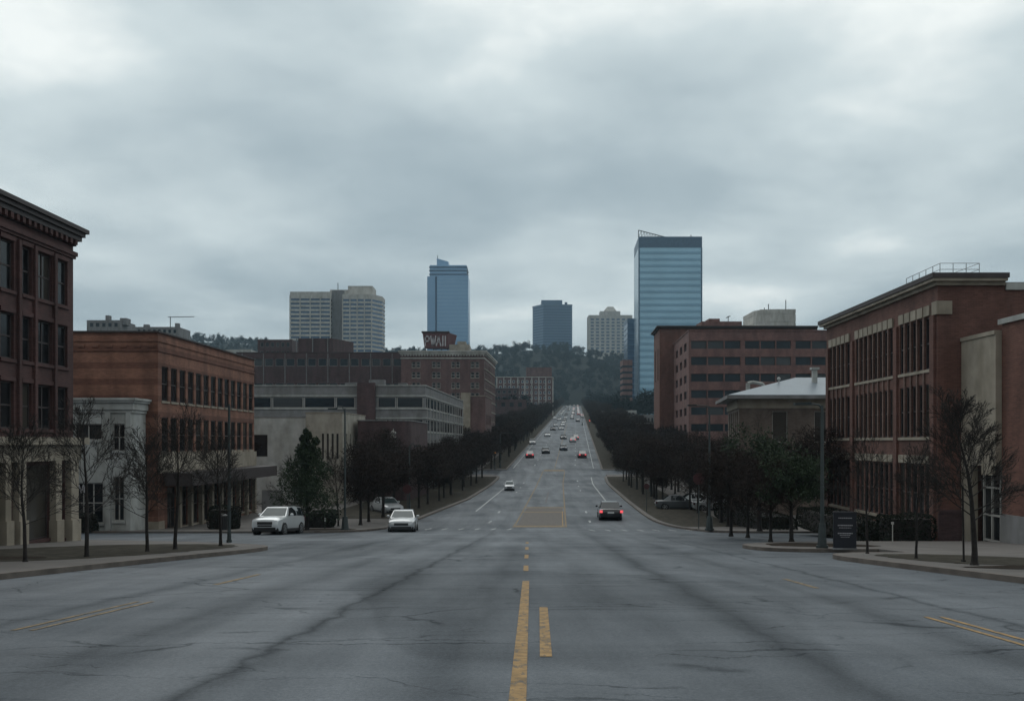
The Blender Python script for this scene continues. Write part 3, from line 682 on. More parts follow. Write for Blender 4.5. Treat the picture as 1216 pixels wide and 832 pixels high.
# --- rounded dark brick building
arc = [(-13.2+2.2*math.sin(t), 101.9-2.2*math.cos(t)) for t in [math.radians(a) for a in range(0, 91, 15)]]
fpe = [(-16.6, 99.7)]+arc+[(-10.4, 114), (-16.6, 114)]
b5 = building('low_building', 'dark brick building with a rounded corner and a tall pale wall lantern', 'building', fpe, -0.5, 8.7, M_dbrick, coping=(M_conc, 0.1, 0.12))
c = MB(); x, y = -12.75, 99.55
c.tube((x-.22, y, 4.9), (x-.22, y, 7.0), .06); c.tube((x+.22, y, 4.9), (x+.22, y, 7.0), .06); c.box(x-.3, x+.3, y-.08, y+.08, 6.9, 7.05); c.box(x-.3, x+.3, y-.08, y+.08, 4.8, 4.92)
c.ball((x, y, 7.35), .32, sq=(1, .6, 1)); c.tube((x, y, 7.6), (x, y, 7.9), .08, .02)
part(b5, 'wall_lantern', c, M_framew)

# --- banded concrete office / garage
fpf = [(-36, 125), (-11.7, 125), (-9.07, 172), (-36, 172)]
zr = [(11.06, 12.5), (7.9, 9.5), (4.9, 6.4), (1.8, 3.4)]
ops0 = []
for z0, z1 in zr:
    ed = [0.8, 3.6, 7.9, 12.2, 14.9, 17.8, 20.4, 24.1]
    for a, b in zip(ed[:-1], ed[1:]):
        if abs(a-14.9) < .01: continue
        ops0.append((a+0.1, b-0.1, z0, z1, (1, 1)))
ops1 = []
for z0, z1 in zr: ops1 += rng_ops(0.4, 46.5, 12, 0.9, z0, z1, (1, 1))
b6 = building('office_building', 'low grey concrete office with continuous dark window bands and a brick stair tower', 'building', fpf, -0.5, 14.0, M_conc, {0: ops0, 1: ops1}, fm=M_framew, gm=M_glassb, coping=(M_white, 0.12, 0.12), depth=.1)
c = MB(); fbox(c, fpf[0], fpf[1], 15.2, 17.6, 0.002, 0.7, -0.5, 14.4); part(b6, 'stair_tower', c, M_dbrick)
c = MB()
for z in (12.6, 10.86, 9.6, 7.7): fbox(c, fpf[0], fpf[1], 0, 15.19, 0.002, 0.12, z, z+0.16); fbox(c, fpf[0], fpf[1], 17.61, 24.3, 0.002, 0.12, z, z+0.16); fbox(c, fpf[1], fpf[2], -0.1, 47, 0.003, 0.12, z, z+0.16)
part(b6, 'concrete_ledge', c, M_white)
c = MB()
for i in range(15): fbox(c, fpf[1], fpf[2], 0.6+i*3.1, 0.72+i*3.1, 0.122, 0.2, 4.8, 12.5)
part(b6, 'vertical_fins', c, M_framew)
for (x, y, a, h) in ((-19, 130, 2.2, 1.1), (-15.5, 131, 1.2, 0.7), (-23, 132, 1.6, .8)):
    c = MB(); c.box(x-a/2, x+a/2, y, y+1.5, 13.4, 14.1+h); part(b6, 'roof_unit', c, M_conc)

# --- tan pier building in front of the hotel
fpg = [(-10.2, 185), (-5.3, 185), (-4.4, 199), (-10.2, 199)]
b7 = building('brick_building', 'narrow brick building with a tan pier at the street in front of the hotel', 'building', fpg, 0.5, 15.6, M_hbrick, {1: rng_ops(1, 13, 4, .5, 10, 12, (1, 2))+rng_ops(1, 13, 4, .5, 6, 8, (1, 2))}, coping=(M_beige, .12, .15))
c = MB(); fbox(c, fpg[0], fpg[1], 0, 1.9, 0.002, 0.4, 1, 16.3); part(b7, 'pier', c, M_beige)

# --- hotel with roof sign
fph = [(-27.8, 232), (-7.0, 232), (-4.8, 264), (-27.8, 264)]
ops0 = []; 
for z in (26.6, 24.0, 21.4, 18.8, 16.2, 13.6):
    for px in (494, 518, 541, 564):
        u = (px-608)*232/F+27.8; ops0 += [(u-1.05, u-0.12, z-1.5, z, (1, 2)), (u+0.12, u+1.05, z-1.5, z, (1, 2))]
ops1 = []
for z in (26.6, 24.0, 21.4, 18.8, 16.2, 13.6): ops1 += rng_ops(1, 31, 8, 0.55, z-1.5, z, (2, 1))
b8 = building('hotel', 'tall brick hotel with white cornice and a lettered sign on its roof', 'building', fph, 3, 28.6, M_hbrick, {0: ops0, 1: ops1}, fm=M_framew, sill=M_beige, gm=M_glassd, fw=0.1)
c = MB()
for ov, za, zb in ((0.15, 27.3, 27.6), (0.2, 28.3, 28.6), (0.5, 28.602, 29.0), (0.7, 29.002, 29.3)): fbox(c, fph[0], fph[1], -ov, 20.8+ov, -.5, ov, za, zb); fbox(c, fph[1], fph[2], 0.5, 32+ov, -.5, ov, za, zb)
for i in range(30): fbox(c, fph[0], fph[1], .2+i*.7, .55+i*.7, 0.201, .45, 28.0, 28.6)
part(b8, 'cornice', c, M_tower)
c = MB()
for z in (25.9, 23.3, 20.7, 18.1, 15.5): fbox(c, fph[1], fph[2], 0.3, 31.5, 0.002, 0.25, z-1.15, z-.95)
part(b8, 'stone_band', c, M_cream)
c = MB(); c.box(-16, -10.8, 236, 246, 28.2, 31.3); c.box(-14, -11.8, 237, 245, 31.302, 32.2); part(b8, 'penthouse', c, M_cream)
sg = empty('rooftop_sign', (-19.5, 236, 29.3), 'dark maroon rooftop sign with large pale letters on top of the hotel', 'sign')
c = MB(); c.add([(-22.2,235,30.3),(-16.6,235,30.3),(-16.1,235,34.2),(-22.7,235,34.2),(-21.5,238,30.3),(-15.0,238.6,30.3),(-14.2,239,34.0),(-22.0,238,34.2)],
    [(0,3,2,1)[::-1],(4,5,6,7)[::-1],(0,1,5,4)[::-1],(1,2,6,5)[::-1],(2,3,7,6)[::-1],(3,0,4,7)[::-1]]); part(sg, 'sign_box', c, M_signm)
c = MB(); c.box(-22.95, -15.9, 234.8, 239.2, 34.2, 34.55); part(sg, 'sign_cap', c, M_trim)
mb, tw = letters('PWAII', 1.35, 2.3, 0.22, 0.34, 0.12); o = mb.build('sign_letters', M_letter, sg); o.location = Vector((-22.0, 234.98, 30.95))-Vector(sg.location); o.scale = (5.3/tw, 1, 1)
for x in (-22, -20, -18, -16.4):
    c = MB(); c.tube((x, 236.5, 28.2), (x, 236.5, 30.3), .12); part(sg, 'post', c, M_dsteel)

# --- long dark brick building with penthouse
fpi = [(-72, 242), (-28.0, 242), (-28.0, 262), (-72, 262)]
ops0 = []
for z in (28.3, 21.8, 15.4): ops0 += rng_ops(1.5, 43.5, 15, 0.76, z-2.0, z, (1, 1))
b9 = building('long_brick_building', 'long dark brick building with a row of top-floor windows left of the hotel', 'building', fpi, 3, 29.8, M_dbrick, {0: ops0}, gm=M_glassb, fm=M_framew, coping=(M_trim, .1, .15))
c = MB(); c.prism([(-56.8, 246), (-47.5, 246), (-43.8, 256), (-56.8, 256)], 29, 34); part(b9, 'penthouse', c, M_dbrick)
c = MB(); 
for px in (352, 371, 389): c.box((px-608)*245.6/F-.12, (px-608)*245.6/F+.12, 245.7, 245.98, 29.5, 34.1)
part(b9, 'downpipe', c, M_conc)
c = MB()
for i in range(8): fbox(c, fpi[0], fpi[1], 1.4+i*5.6, 1.62+i*5.6, .002, .12, 5, 29.6)
part(b9, 'vertical_joint', c, M_conc)
# far-left bits over the banded building
def far_block(name, label, px0, px1, d, py, dep, m, rows=0, cols=0, side=None, **kw):
    x0, x1 = (px0-608)*d/F, (px1-608)*d/F; z1 = D2Z(py, d); z0 = G((x0+x1)/2, d)-2
    ops = []
    if rows:
        for r_ in range(rows):
            zt = z1-1.0-r_*3.1
            ops += rng_ops(.6, x1-x0-.6, cols, .6, zt-1.6, zt, (1, 1))
    return building(name, label, 'building', [(x0, d), (x1, d), (x1, d+dep), (x0, d+dep)], z0, z1, m, {0: ops} if ops else {}, gm=M_glassb, fm=M_framew, depth=.3, **kw)
fb = far_block('apartment_block', 'small grey block with chimneys seen over the banded brick roof at far left', 103, 143, 350, 380, 14, M_conc, 3, 5)
c = MB(); c.box(-154.5, -153, 352, 354, 51, 54.6); c.box(-149, -146.5, 352, 356, 51, 53.6); part(fb, 'chimney', c, M_conc)
fb2 = far_block('warehouse', 'flat grey roofed block with a thin mast seen over the banded brick roof', 160, 212, 380, 388, 14, M_conc, 2, 8)
c = MB(); c.tube((-142, 385, 53), (-142, 385, 58.6), .18); c.tube((-143, 385, 58.4), (-132, 385, 58.6), .15); part(fb2, 'mast', c, M_dsteel)
c = MB(); c.box(-152, -150, 382, 384, 53, 55); c.box(-139, -137.5, 382, 384, 53, 55.5); part(fb2, 'roof_unit', c, M_conc)
far_block('house', 'white flat-roofed house below the wooded ridge at left', 268, 298, 270, 415, 14, M_white, 1, 4)
far_block('brick_house', 'brown brick house behind the long dark brick building', 306, 347, 330, 403, 14, M_dbrick, 2, 6)
# --- beige slab towers
def banded_tower(name, label, fp, z0, z1, m, pitch, gl, bh, inset=0.35, cat='building', mull=None, top=3.0, group=None):
    cx_ = sum(p[0] for p in fp)/len(fp); cy_ = sum(p[1] for p in fp)/len(fp); root = empty(name, (cx_, cy_, z0), label, cat, group)
    c = MB(); c.prism([(p[0]+(cx_-p[0])*.02, p[1]+(cy_-p[1])*.02) for p in fp], z0, z1-.5); part(root, 'glazing', c, gl)
    k_ = 0; z = z1-top
    c = MB(); c.prism(fp, z1-top, z1); part(root, 'parapet', c, m)
    while z-pitch > z0 and k_ < 95:
        z -= pitch; c = MB(); c.prism(fp, z, z+bh); part(root, 'floor_band', c, m); k_ += 1
    return root
z0 = G(-120, 650)
tw = banded_tower('slab_tower', 'wide cream office tower of two slabs with window bands on the skyline', [(-118.8, 650), (-98.5, 650), (-92.5, 662), (-92.5, 675), (-118.8, 675)], z0, D2Z(349, 650), M_tower, 2.95, M_navy, 1.5, top=3.6)
c = MB(); c.prism([(-156, 651), (-127.6, 651), (-127.6, 675), (-156, 675)], D2Z(354, 650), D2Z(346, 650)); part(tw, 'parapet', c, M_tower)
c = MB(); c.prism([(-155.6, 651.6), (-128, 651.6), (-128, 675), (-155.6, 675)], z0, D2Z(352, 650)); part(tw, 'glazing', c, M_navy)
z = D2Z(354, 650); 
while z-2.95 > z0+2: z -= 2.95; c = MB(); c.prism([(-156, 651), (-127.6, 651), (-127.6, 675), (-156, 675)], z, z+1.5); part(tw, 'floor_band', c, M_tower)
for x0, x1, yy in ((-156, -127.6, 650.9), (-118.8, -98.5, 649.9)):
    for k_ in range(5):
        x = x0+(x1-x0)*k_/4; c = MB(); c.box(x-.35, x+.35, yy-.3, yy+.3, z0, D2Z(349, 650)-.5); part(tw, 'pier', c, M_tower)
c = MB(); c.prism([(-127.5, 656), (-118.9, 656), (-118.9, 674), (-127.5, 674)], z0, D2Z(343, 650)); part(tw, 'link_core', c, M_conc)
c = MB(); c.box(-129, -106, 657, 674, D2Z(350, 650), D2Z(342, 650)); c.box(-116, -98.7, 655, 673, D2Z(350, 650)+.1, D2Z(338, 650)); part(tw, 'penthouse', c, M_tower)
c = MB(); c.tube((-124, 660, D2Z(343, 650)), (-124, 660, D2Z(333, 650)), .3); part(tw, 'antenna', c, M_dsteel)
# --- blue slender tower (left)
z0 = G(-50, 750); d = 750
tb = empty('glass_tower', (-52, 765, z0), 'slender pale blue glass tower with stepped crown and a dark vertical slot', 'building')
X = lambda px, dd: (px-608)*dd/F
c = MB(); c.box(X(519, d), X(556, d), 750, 780, z0, D2Z(327, d)); c.box(X(507, d), X(516.6, d), 752, 780, z0, D2Z(327.6, d)); part(tb, 'glazing', c, M_tb4)
c = MB(); c.box(X(516.7, d), X(518.9, d), 753, 780, z0, D2Z(329, d)); part(tb, 'vertical_slot', c, M_navy)
c = MB(); c.box(X(510, d), X(554, d), 753, 778, D2Z(327, d)-.5, D2Z(314, d)); part(tb, 'upper_tier', c, M_tb4)
for py in (325.5, 321, 317): c = MB(); c.box(X(509.3, d), X(554.6, d), 752.4, 778.5, D2Z(py, d), D2Z(py, d)+.9); part(tb, 'floor_band', c, M_tband)
c = MB(); x0, x1 = X(518, d), X(532, d); za = D2Z(314, d)
c.add([(x0,756,za-.3),(x1,756,za-.3),(x1,770,za-.3),(x0,770,za-.3),(x0,756,D2Z(305,d)),(x1,756,D2Z(309,d)),(x1,770,D2Z(309,d)),(x0,770,D2Z(305,d))], [(0,3,2,1),(4,5,6,7),(0,1,5,4),(1,2,6,5),(2,3,7,6),(3,0,4,7)]); part(tb, 'crown', c, M_tb4)
c = MB(); c.tube((x0+.5, 757, D2Z(305, d)), (x0+.5, 757, D2Z(301, d)), .25); part(tb, 'antenna', c, M_dsteel)
z = D2Z(331, d)
for i in range(38):
    c = MB(); c.box(X(519, d)-.02, X(556, d)+.05, 749.93, 751, z-i*3.0, z-i*3.0+.25); part(tb, 'floor_line', c, M_tblue)
# --- dark blue tower on ridge, and pale apartment tower
d = 1330
z0 = G(57, d)-4; t2 = banded_tower('glass_tower', 'squat dark blue office tower standing on the wooded ridge', [(X(645, d), d), (X(680, d), d+4), (X(680, d), d+40), (X(632.2, 1345), 1353)], z0, D2Z(361, d), M_tband, 3.9, M_navy, 0.9, top=2.2)
c = MB(); c.box(X(643, d), X(668, d), d+6, d+30, D2Z(362, d), D2Z(355.5, d)); c.box(X(671, d), X(674, d), d+6, d+12, D2Z(362, d), D2Z(358, d)); part(t2, 'penthouse', c, M_navy)
z0 = G(140, d)-4; x0, x1 = X(699, d), X(751, d)
ops = []
for r_ in range(11): ops += rng_ops(1.5, x1-x0-1.5, 8, .62, D2Z(378, d)-r_*4.6-2.6, D2Z(378, d)-r_*4.6, (1, 1))
t3 = building('apartment_tower', 'pale apartment tower with a square cap on the wooded ridge', 'building', [(x0, d), (x1, d), (x1, d+30), (x0, d+30)], z0, D2Z(374, d), M_tower, {0: ops}, gm=M_navy, fm=M_tower, depth=.8)
c = MB(); c.box(X(713, d), X(737, d), d+3, d+20, D2Z(375, d), D2Z(369, d)); c.add([(X(717,d),d+5,D2Z(369.02,d)),(X(733,d),d+5,D2Z(369.02,d)),(X(733,d),d+18,D2Z(369.02,d)),(X(717,d),d+18,D2Z(369.02,d)),(X(722,d),d+9,D2Z(363,d)),(X(729,d),d+9,D2Z(363,d)),(X(729,d),d+14,D2Z(363,d)),(X(722,d),d+14,D2Z(363,d))], [(0,3,2,1),(4,5,6,7),(0,1,5,4),(1,2,6,5),(2,3,7,6),(3,0,4,7)])
part(t3, 'penthouse', c, M_tower)
# --- big blue glass tower right
d = 557; z0 = G(90, 557); xa, xb = X(758.5, d), X(833.5, d); zt = D2Z(281, d)
fpT = [(xa, d), (xb, d), (xb+1.5, d+34), (X(753.2, 592), 592)]
tg = empty('glass_tower', ((xa+xb)/2, d+17, z0), 'tall blue glass office tower with dark horizontal bands right of the road', 'building')
c = MB(); c.prism(fpT, z0, zt-6.6); part(tg, 'glazing', c, M_tblue)
c = MB(); c.prism([(xa-.1, d-.15), (xb+.1, d-.15), (xb+1.6, d+34.1), (fpT[3][0]-.1, 592.1)], zt-6.6, zt); part(tg, 'crown_band', c, M_tband)
z = zt-6.6; i = 0
while z-3.9 > z0:
    z -= 3.9; i += 1
    c = MB(); fbox(c, fpT[0], fpT[1], 0, xb-xa+.05, 0.002, 0.2, z, z+1.5); part(tg, 'floor_band', c, M_tbs)
c = MB(); fbox(c, fpT[3], fpT[0], 0, 34.5, .002, .2, z0, zt-6.7); part(tg, 'side_glazing', c, M_tblue2)
c = MB(); fbox(c, fpT[0], fpT[1], -.1, .6, .21, .4, z0, zt-6.6); fbox(c, fpT[0], fpT[1], xb-xa-.5, xb-xa+.2, .21, .4, z0, zt-6.6); part(tg, 'corner_mullion', c, M_tband)
c = MB(); a_ = (X(759, d), d+3, zt); b_ = (X(759, d), d+3, D2Z(272, d)); e2 = (X(790, d), d+3, zt+.5)
c.tube(a_, b_, .25); c.tube(b_, e2, .25)
for k_ in range(1, 9):
    t = k_/9; p_ = Vector(b_).lerp(Vector(e2), t); q_ = (p_.x, p_.y, zt); c.tube(p_, q_, .14); t2_ = (k_-1)/9; pp = Vector(b_).lerp(Vector(e2), t2_); c.tube((pp.x, pp.y, zt), p_, .12)
part(tg, 'roof_truss', c, M_steel)
c = MB(); c.tube((xb-6, d+3, zt), (xb-6, d+3, zt+1.6), .3); part(tg, 'antenna', c, M_dsteel)
d = 600; t = banded_tower('office_tower', 'narrow dark navy tower tucked against the left side of the tall blue glass tower', [(X(745, d), d), (X(757, d), d), (X(757, d), d+20), (X(745, d), d+20)], G(78, d), D2Z(378, d), M_tband, 3.6, M_navy, .8)
d = 500; t = banded_tower('office_tower', 'short brown slab building at the foot of the tall blue glass tower', [(X(739.5, d), d), (X(751, d), d), (X(751, d), d+12), (X(739.5, d), d+12)], G(60, d), D2Z(427, d), M_office, 3.2, M_glassb, 1.9)
# --- mid-distance hillside, left
d = 560; x0, x1 = X(590, d), X(656.5, d); ops = []
for r_ in range(6): ops += rng_ops(.8, x1-x0-.8, 12, .6, 44-r_*3.3-1.9, 44-r_*3.3, (1, 1))
hb = building('apartment_building', 'pale gridded apartment building beside the road on the hill', 'building', [(x0, d), (x1, d), (x1+1.2, d+18), (x0, d+18)], 20, D2Z(448, d), M_hbrick, {0: ops}, gm=M_navy, fm=M_tower, depth=.5, coping=(M_tower, .4, .4), fw=.35)
c = MB(); c.box(X(625, d), x1-.5, d+3, d+15, D2Z(449, d), D2Z(435.5, d)); part(hb, 'penthouse', c, M_hbrick)
c = MB()
for k_ in range(9): x = x0+(x1-x0)*k_/8; c.box(x-.3, x+.3, d-.3, d-.02, 22, D2Z(448.5, d))
part(hb, 'pier', c, M_tower)
far_block('warehouse', 'plain dark grey block in front of the gridded apartment building', 588, 616, 480, 461, 22, M_dbrick, 2, 4, coping=(M_conc, .2, .3))
far_block('shop_building', 'low building with a pale awning beside the road below the gridded apartment building', 622, 644, 430, 494, 12, M_conc, 1, 4)
# hillside, right
far_block('warehouse', 'low white roofed building right of the road on the hill', 716, 756, 420, 487, 20, M_white, 1, 8, roofm=M_metal_roof, par=0.1)
far_block('shop_building', 'low pale glazed building left of the brick office block', 754, 783, 300, 492, 14, M_conc, 1, 6, roofm=M_white, par=.1)
far_block('shop_building', 'small grey-green building at the foot of the brick office tower', 756, 790, 240, 503, 12, M_tanb, 1, 4, coping=(M_conc, .3, .25))
# --- brick office block right
fpo = [(33.4, 175), (68, 175), (68, 199), (34.9, 199.8)]
ops0 = []; ztop = D2Z(393, 175)
rowp = [(404.5, 414), (423.5, 433.5), (443.5, 453), (463, 472.5), (483, 492.5), (503, 512)]
for a, b in rowp:
    for g0, g1, n in ((820, 880, 3), (884, 940, 3), (944, 1003, 3)): ops0 += rng_ops(X(g0, 175)-33.4, X(g1, 175)-33.4, n, .93, D2Z(b, 175), D2Z(a, 175), (1, 1))
ops3 = []
for a, b in rowp: ops3 += rng_ops(2, 23, 3, .55, D2Z(b, 175), D2Z(a, 175), (2, 1))
bo = building('office_building', 'six-storey brown brick office block with wide ribbon windows on the right', 'building', fpo, 0, ztop, M_office, {0: ops0, 3: ops3}, gm=M_glassb, fm=M_frame, coping=(M_office, .12, .2), depth=.35)
fpo2 = [(31.9, 200.2), (66, 200.2), (66, 214), (32.8, 214)]
bo2 = building('brick_building', 'taller red brick block with a projecting flat cornice behind the ribbon-windowed office', 'building', fpo2, 2, D2Z(390, 200), M_office2, {3: rng_ops(1, 13, 2, .3, 20, 27, (1, 2))})
c = MB(); 
for ov, za, zb in ((.3, 31.0, 31.25), (.7, 31.252, 31.5)): c.prism([(31.9-ov, 200.2-ov), (66, 200.2-ov), (66, 214+ov), (32.8-ov, 214+ov)], za, zb)
part(bo2, 'cornice', c, M_trim)
c = MB(); c.box(X(833, 206), X(881, 206), 206, 212, 31, D2Z(381.5, 206)); c.box(X(843, 206), X(856, 206), 207, 211, 33, D2Z(377.5, 206)); part(bo2, 'penthouse', c, M_office)
c = MB(); c.tube((X(866, 206), 207, 33), (X(866, 206), 207, 34.6), .08); c.tube((X(863.5, 206), 207, 34.2), (X(868.5, 206), 207, 34.6), .1); part(bo2, 'antenna', c, M_dsteel)
# --- cream round-cornered tower behind it
d = 330; xa, xb = X(899, d), X(945, d); cxr = xa+6
pts = [(cxr-6*math.sin(t), d+6-6*math.cos(t)) for t in [math.radians(a) for a in range(90, -1, -15)]]
z0 = G(90, d)
cy = banded_tower('apartment_tower', 'pale cream tower with a curved corner and rooftop aerials at right', pts+[(xb, d), (xb, d+20), (xa, d+20)], z0, D2Z(367, d), M_tower, 3.0, M_tower, 2.7, top=1.5)
c = MB(); c.box(X(883, d), xa, d+6, d+18, z0, D2Z(383.5, d)); part(cy, 'lower_wing', c, M_tower)
for px, h in ((920, 3), (941, 4.5), (915, 1.6)): c = MB(); c.tube((X(px, d), d+8, D2Z(367, d)-.3), (X(px, d), d+8, D2Z(367, d)+h), .15); part(cy, 'aerial', c, M_dsteel)
c = MB(); c.box(X(908, d), X(935, d), d+6, d+15, D2Z(367, d)-.2, D2Z(364.5, d)); part(cy, 'penthouse', c, M_tower)
# --- hipped metal roof building
fpm = [(19.6, 80), (32, 80), (32, 94), (21.1, 90.5)]
bm = building('hipped_roof_building', 'brown brick hall with a pale metal hipped roof and pale window frames', 'building', fpm, -.5, 9.4, M_tanb,
     {0: [(X(917, 80)-19.6, X(935.5, 80)-19.6, 6.4, 9.1, (1, 1)), (X(967, 80)-19.6, X(985, 80)-19.6, 6.4, 9.1, (1, 1)), (X(1015, 80)-19.6, 12, 6.4, 9.1, (1, 1)), (1.5, 3.0, 1.6, 4.4, (1, 1)), (5.2, 6.8, 1.6, 4.4, (1, 1))], 3: rng_ops(1, 10, 5, .5, 3.2, 9.1, (1, 3))}, fm=M_framew, par=0.05)
c = MB(); fbox(c, fpm[0], fpm[1], -.05, 12.4, .002, .12, 9.35, 10.15); fbox(c, fpm[3], fpm[0], 0, 10.6, .002, .12, 9.35, 10.15); part(bm, 'frieze', c, M_beige)
c = MB(); q = [(18.4, 78.9), (33.2, 78.9), (33.2, 95), (20.2, 91.2)]; rd = [(26.5, 86.5), (31, 86.5)]
V = [(x, y, 10.45) for x, y in q]+[(x, y, 12.45) for x, y in rd]+[(x, y, 10.15) for x, y in q]
c.add(V, [(0,1,5,4), (1,2,5), (2,3,4,5), (3,0,4), (0,6,7,1), (1,7,8,2), (2,8,9,3), (3,9,6,0), (6,9,8,7)]); part(bm, 'roof', c, M_metal_roof)
c = MB(); q = [(18.38, 78.88), (33.22, 78.88)]; c.box(18.3, 33.3, 78.75, 78.9, 10.12, 10.42); c.prism([(18.3, 78.9), (18.42, 78.9), (20.2, 91.3), (20.05, 91.3)], 10.12, 10.42); part(bm, 'gutter', c, M_conc)
c = MB(); c.box(27.3, 27.7, 84, 84.4, 11.5, 13.0); c.box(27.15, 27.85, 83.9, 84.5, 13.0, 13.2); part(bm, 'chimney', c, M_white)
c = MB(); c.tube((21.4, 84, 10.9), (21.4, 84, 11.75), .2, n=10); c.poly([(21.4, 84, 11.75), (21.8, 84, 11.85), (22.7, 84, 11.7), (22.9, 84, 11.4)], .15, 8); c.ball((24.2, 84, 12.15), .17); c.tube((24.2, 84, 11.5), (24.2, 84, 12.1), .05); part(bm, 'roof_vent', c, M_white)

# --- right near brick building
fpr = [(19.3, 42), (34, 42), (34, 58.2), (19.77, 58.2)]
LR = math.dist(fpr[3], fpr[0])
def uR(px):   # distance along the street front from its far end, for a column seen at px in the elevation
    k_ = (px-608)/F; y = (19.3-.029*42)/(k_-.029); return (58.2-y)*LR/16.2
bays = [(985, 1010, 5), (1016, 1062, 8), (1068, 1106, 5)]; ops = []
zsr = [(9.78, 12.2), (6.65, 9.1), (2.6, 5.35)]
for a, b, n in bays:
    for z0, z1 in zsr: ops += rng_ops(uR(a), uR(b), n, .80, z0, z1, (1, 2))
br = building('brick_building', 'large red brick building with tall narrow windows and roof railing on the right', 'building', fpr, 0.2, 13.5, M_rbrick, {3: ops}, fm=M_trim, sill=M_beige, depth=.14)
c = MB()
for ov, za, zb, ii in ((.15, 13.5, 13.66, 0), (.36, 13.662, 13.80, 1)): c.prism([(19.3-ov, 42-ov), (22.3, 42-ov), (22.3, 44), (34, 44), (34, 58.2+ov), (19.77-ov, 58.2+ov)], za, zb)
part(br, 'cornice', c, M_beige)
c = MB(); c.prism([(19.3-.42, 42-.42), (22.35, 42-.42), (22.35, 44.1), (34.1, 44.1), (34.1, 58.65), (19.77-.42, 58.65)], 13.802, 14.02); part(br, 'roof_edge', c, M_trim)
c = MB(); c.box(22.36, 34, 41.9, 42.3, 13.3, 13.62); part(br, 'coping', c, M_white)
for a, b, n in bays:
    p_ = (uR(b)-uR(a))/n
    for i in range(n):
        c = MB(); fbox(c, fpr[3], fpr[0], uR(a)+p_*i+.07, uR(a)+p_*(i+1)-.07, .002, .09, 12.25, 12.72); fbox(c, fpr[3], fpr[0], uR(a)+p_*i+.07, uR(a)+p_*(i+1)-.07, .002, .09, 5.4, 5.78); part(br, 'lintel', c, M_beige)
c = MB(); fbox(c, fpr[0], fpr[1], 0.002, .62, .002, .09, 12.2, 12.8); part(br, 'lintel', c, M_beige)
c = MB(); fbox(c, fpr[3], fpr[0], LR-.45, LR+.088, .003, .09, 12.2, 12.8); part(br, 'lintel', c, M_beige)
for px in (1013, 1065, 1109, 984):
    c = MB(); fbox(c, fpr[3], fpr[0], uR(px)-.22, uR(px)+.22, .001, .12, .4, 12.2); part(br, 'pilaster', c, M_rbrick)
for a, b, n in bays:
    p_ = (uR(b)-uR(a))/n
    c = MB()
    for i in range(1, n): fbox(c, fpr[3], fpr[0], uR(a)+p_*i-.07, uR(a)+p_*i+.07, .001, .07, 6.6, 12.24)
    part(br, 'mullion_piers', c, M_pierb)
c = MB(); fbox(c, fpr[0], fpr[1], 0, 1.1, .002, .1, .5, 3.2); fbox(c, fpr[0], fpr[1], 0, 1.1, .101, .16, 3.2, 3.35); part(br, 'plinth', c, M_dbrick)
# entrance recess and wing
c = MB(); c.box(20.36, 20.62, 39.0, 41.98, 5.4, 10.95); c.box(20.3, 20.68, 39.0, 41.98, 10.952, 11.12); part(br, 'stone_panel', c, M_beige)
c = MB(); c.box(20.36, 20.72, 41.2, 41.97, .8, 5.39); c.box(20.37, 20.5, 39.3, 40.2, 5.0, 5.39); part(br, 'door_jamb', c, M_beige)
c = MB(); c.box(20.9, 20.96, 39.2, 41.2, 2.0, 5.3); part(br, 'door_glass', c, M_glassd)
c = MB()
for y in (39.5, 40.2, 40.9): c.box(20.82, 20.9, y-.04, y+.04, 2.0, 5.3)
for z in (2.1, 3.2, 4.4): c.box(20.81, 20.89, 39.5, 40.9, z, z+.08)
part(br, 'door_frame', c, M_framew)
wing = building('brick_wing', 'near brick wing with pale coping at the right edge of the view', 'building', [(20.5, 33), (40, 33), (40, 38.98), (20.5, 38.98)] if False else [(20.62, 36.2), (40, 36.2), (40, 38.98), (20.62, 38.98)], 1.0, 11.35, M_office2, {}, coping=(M_white, .12, .22))
c = MB(); fbox(c, (20.62, 36.2), (40, 36.2), -.05, 19, .002, .08, 1.2, 3.4); fbox(c, (20.62, 38.98), (20.62, 36.2), 0, 2.8, .002, .08, 1.2, 3.4); part(wing, 'plinth', c, M_conc)
c = MB(); c.ball((27.4, 41.88, 11.2), .12); part(br, 'wall_lamp', c, M_white)
# roof railing
rl = empty('roof_railing', (21, 46, 14.05), 'thin metal guard railing standing on the corner of the right brick roof', 'railing')
c = MB(); pts = [(19.6, 51.2), (19.4, 43.0), (21.9, 42.4)]
H_ = 0.56; base = 14.03
for h in (.28, H_): c.poly([(19.75, 46.4, base+h), (19.6, 42.4, base+h), (21.4, 42.4, base+h), (21.4, 46, base+h)], .014, 5)
part(rl, 'rail', c, M_rail)
for k_ in range(6):
    y = 42.42+k_*.79; c = MB(); c.tube((19.6+k_*.03, y, base), (19.6+k_*.03, y, base+H_), .016); part(rl, 'post', c, M_rail)
for x in (20.2, 20.8, 21.4): c = MB(); c.tube((x, 42.42, base), (x, 42.42, base+H_), .016); part(rl, 'post', c, M_rail)
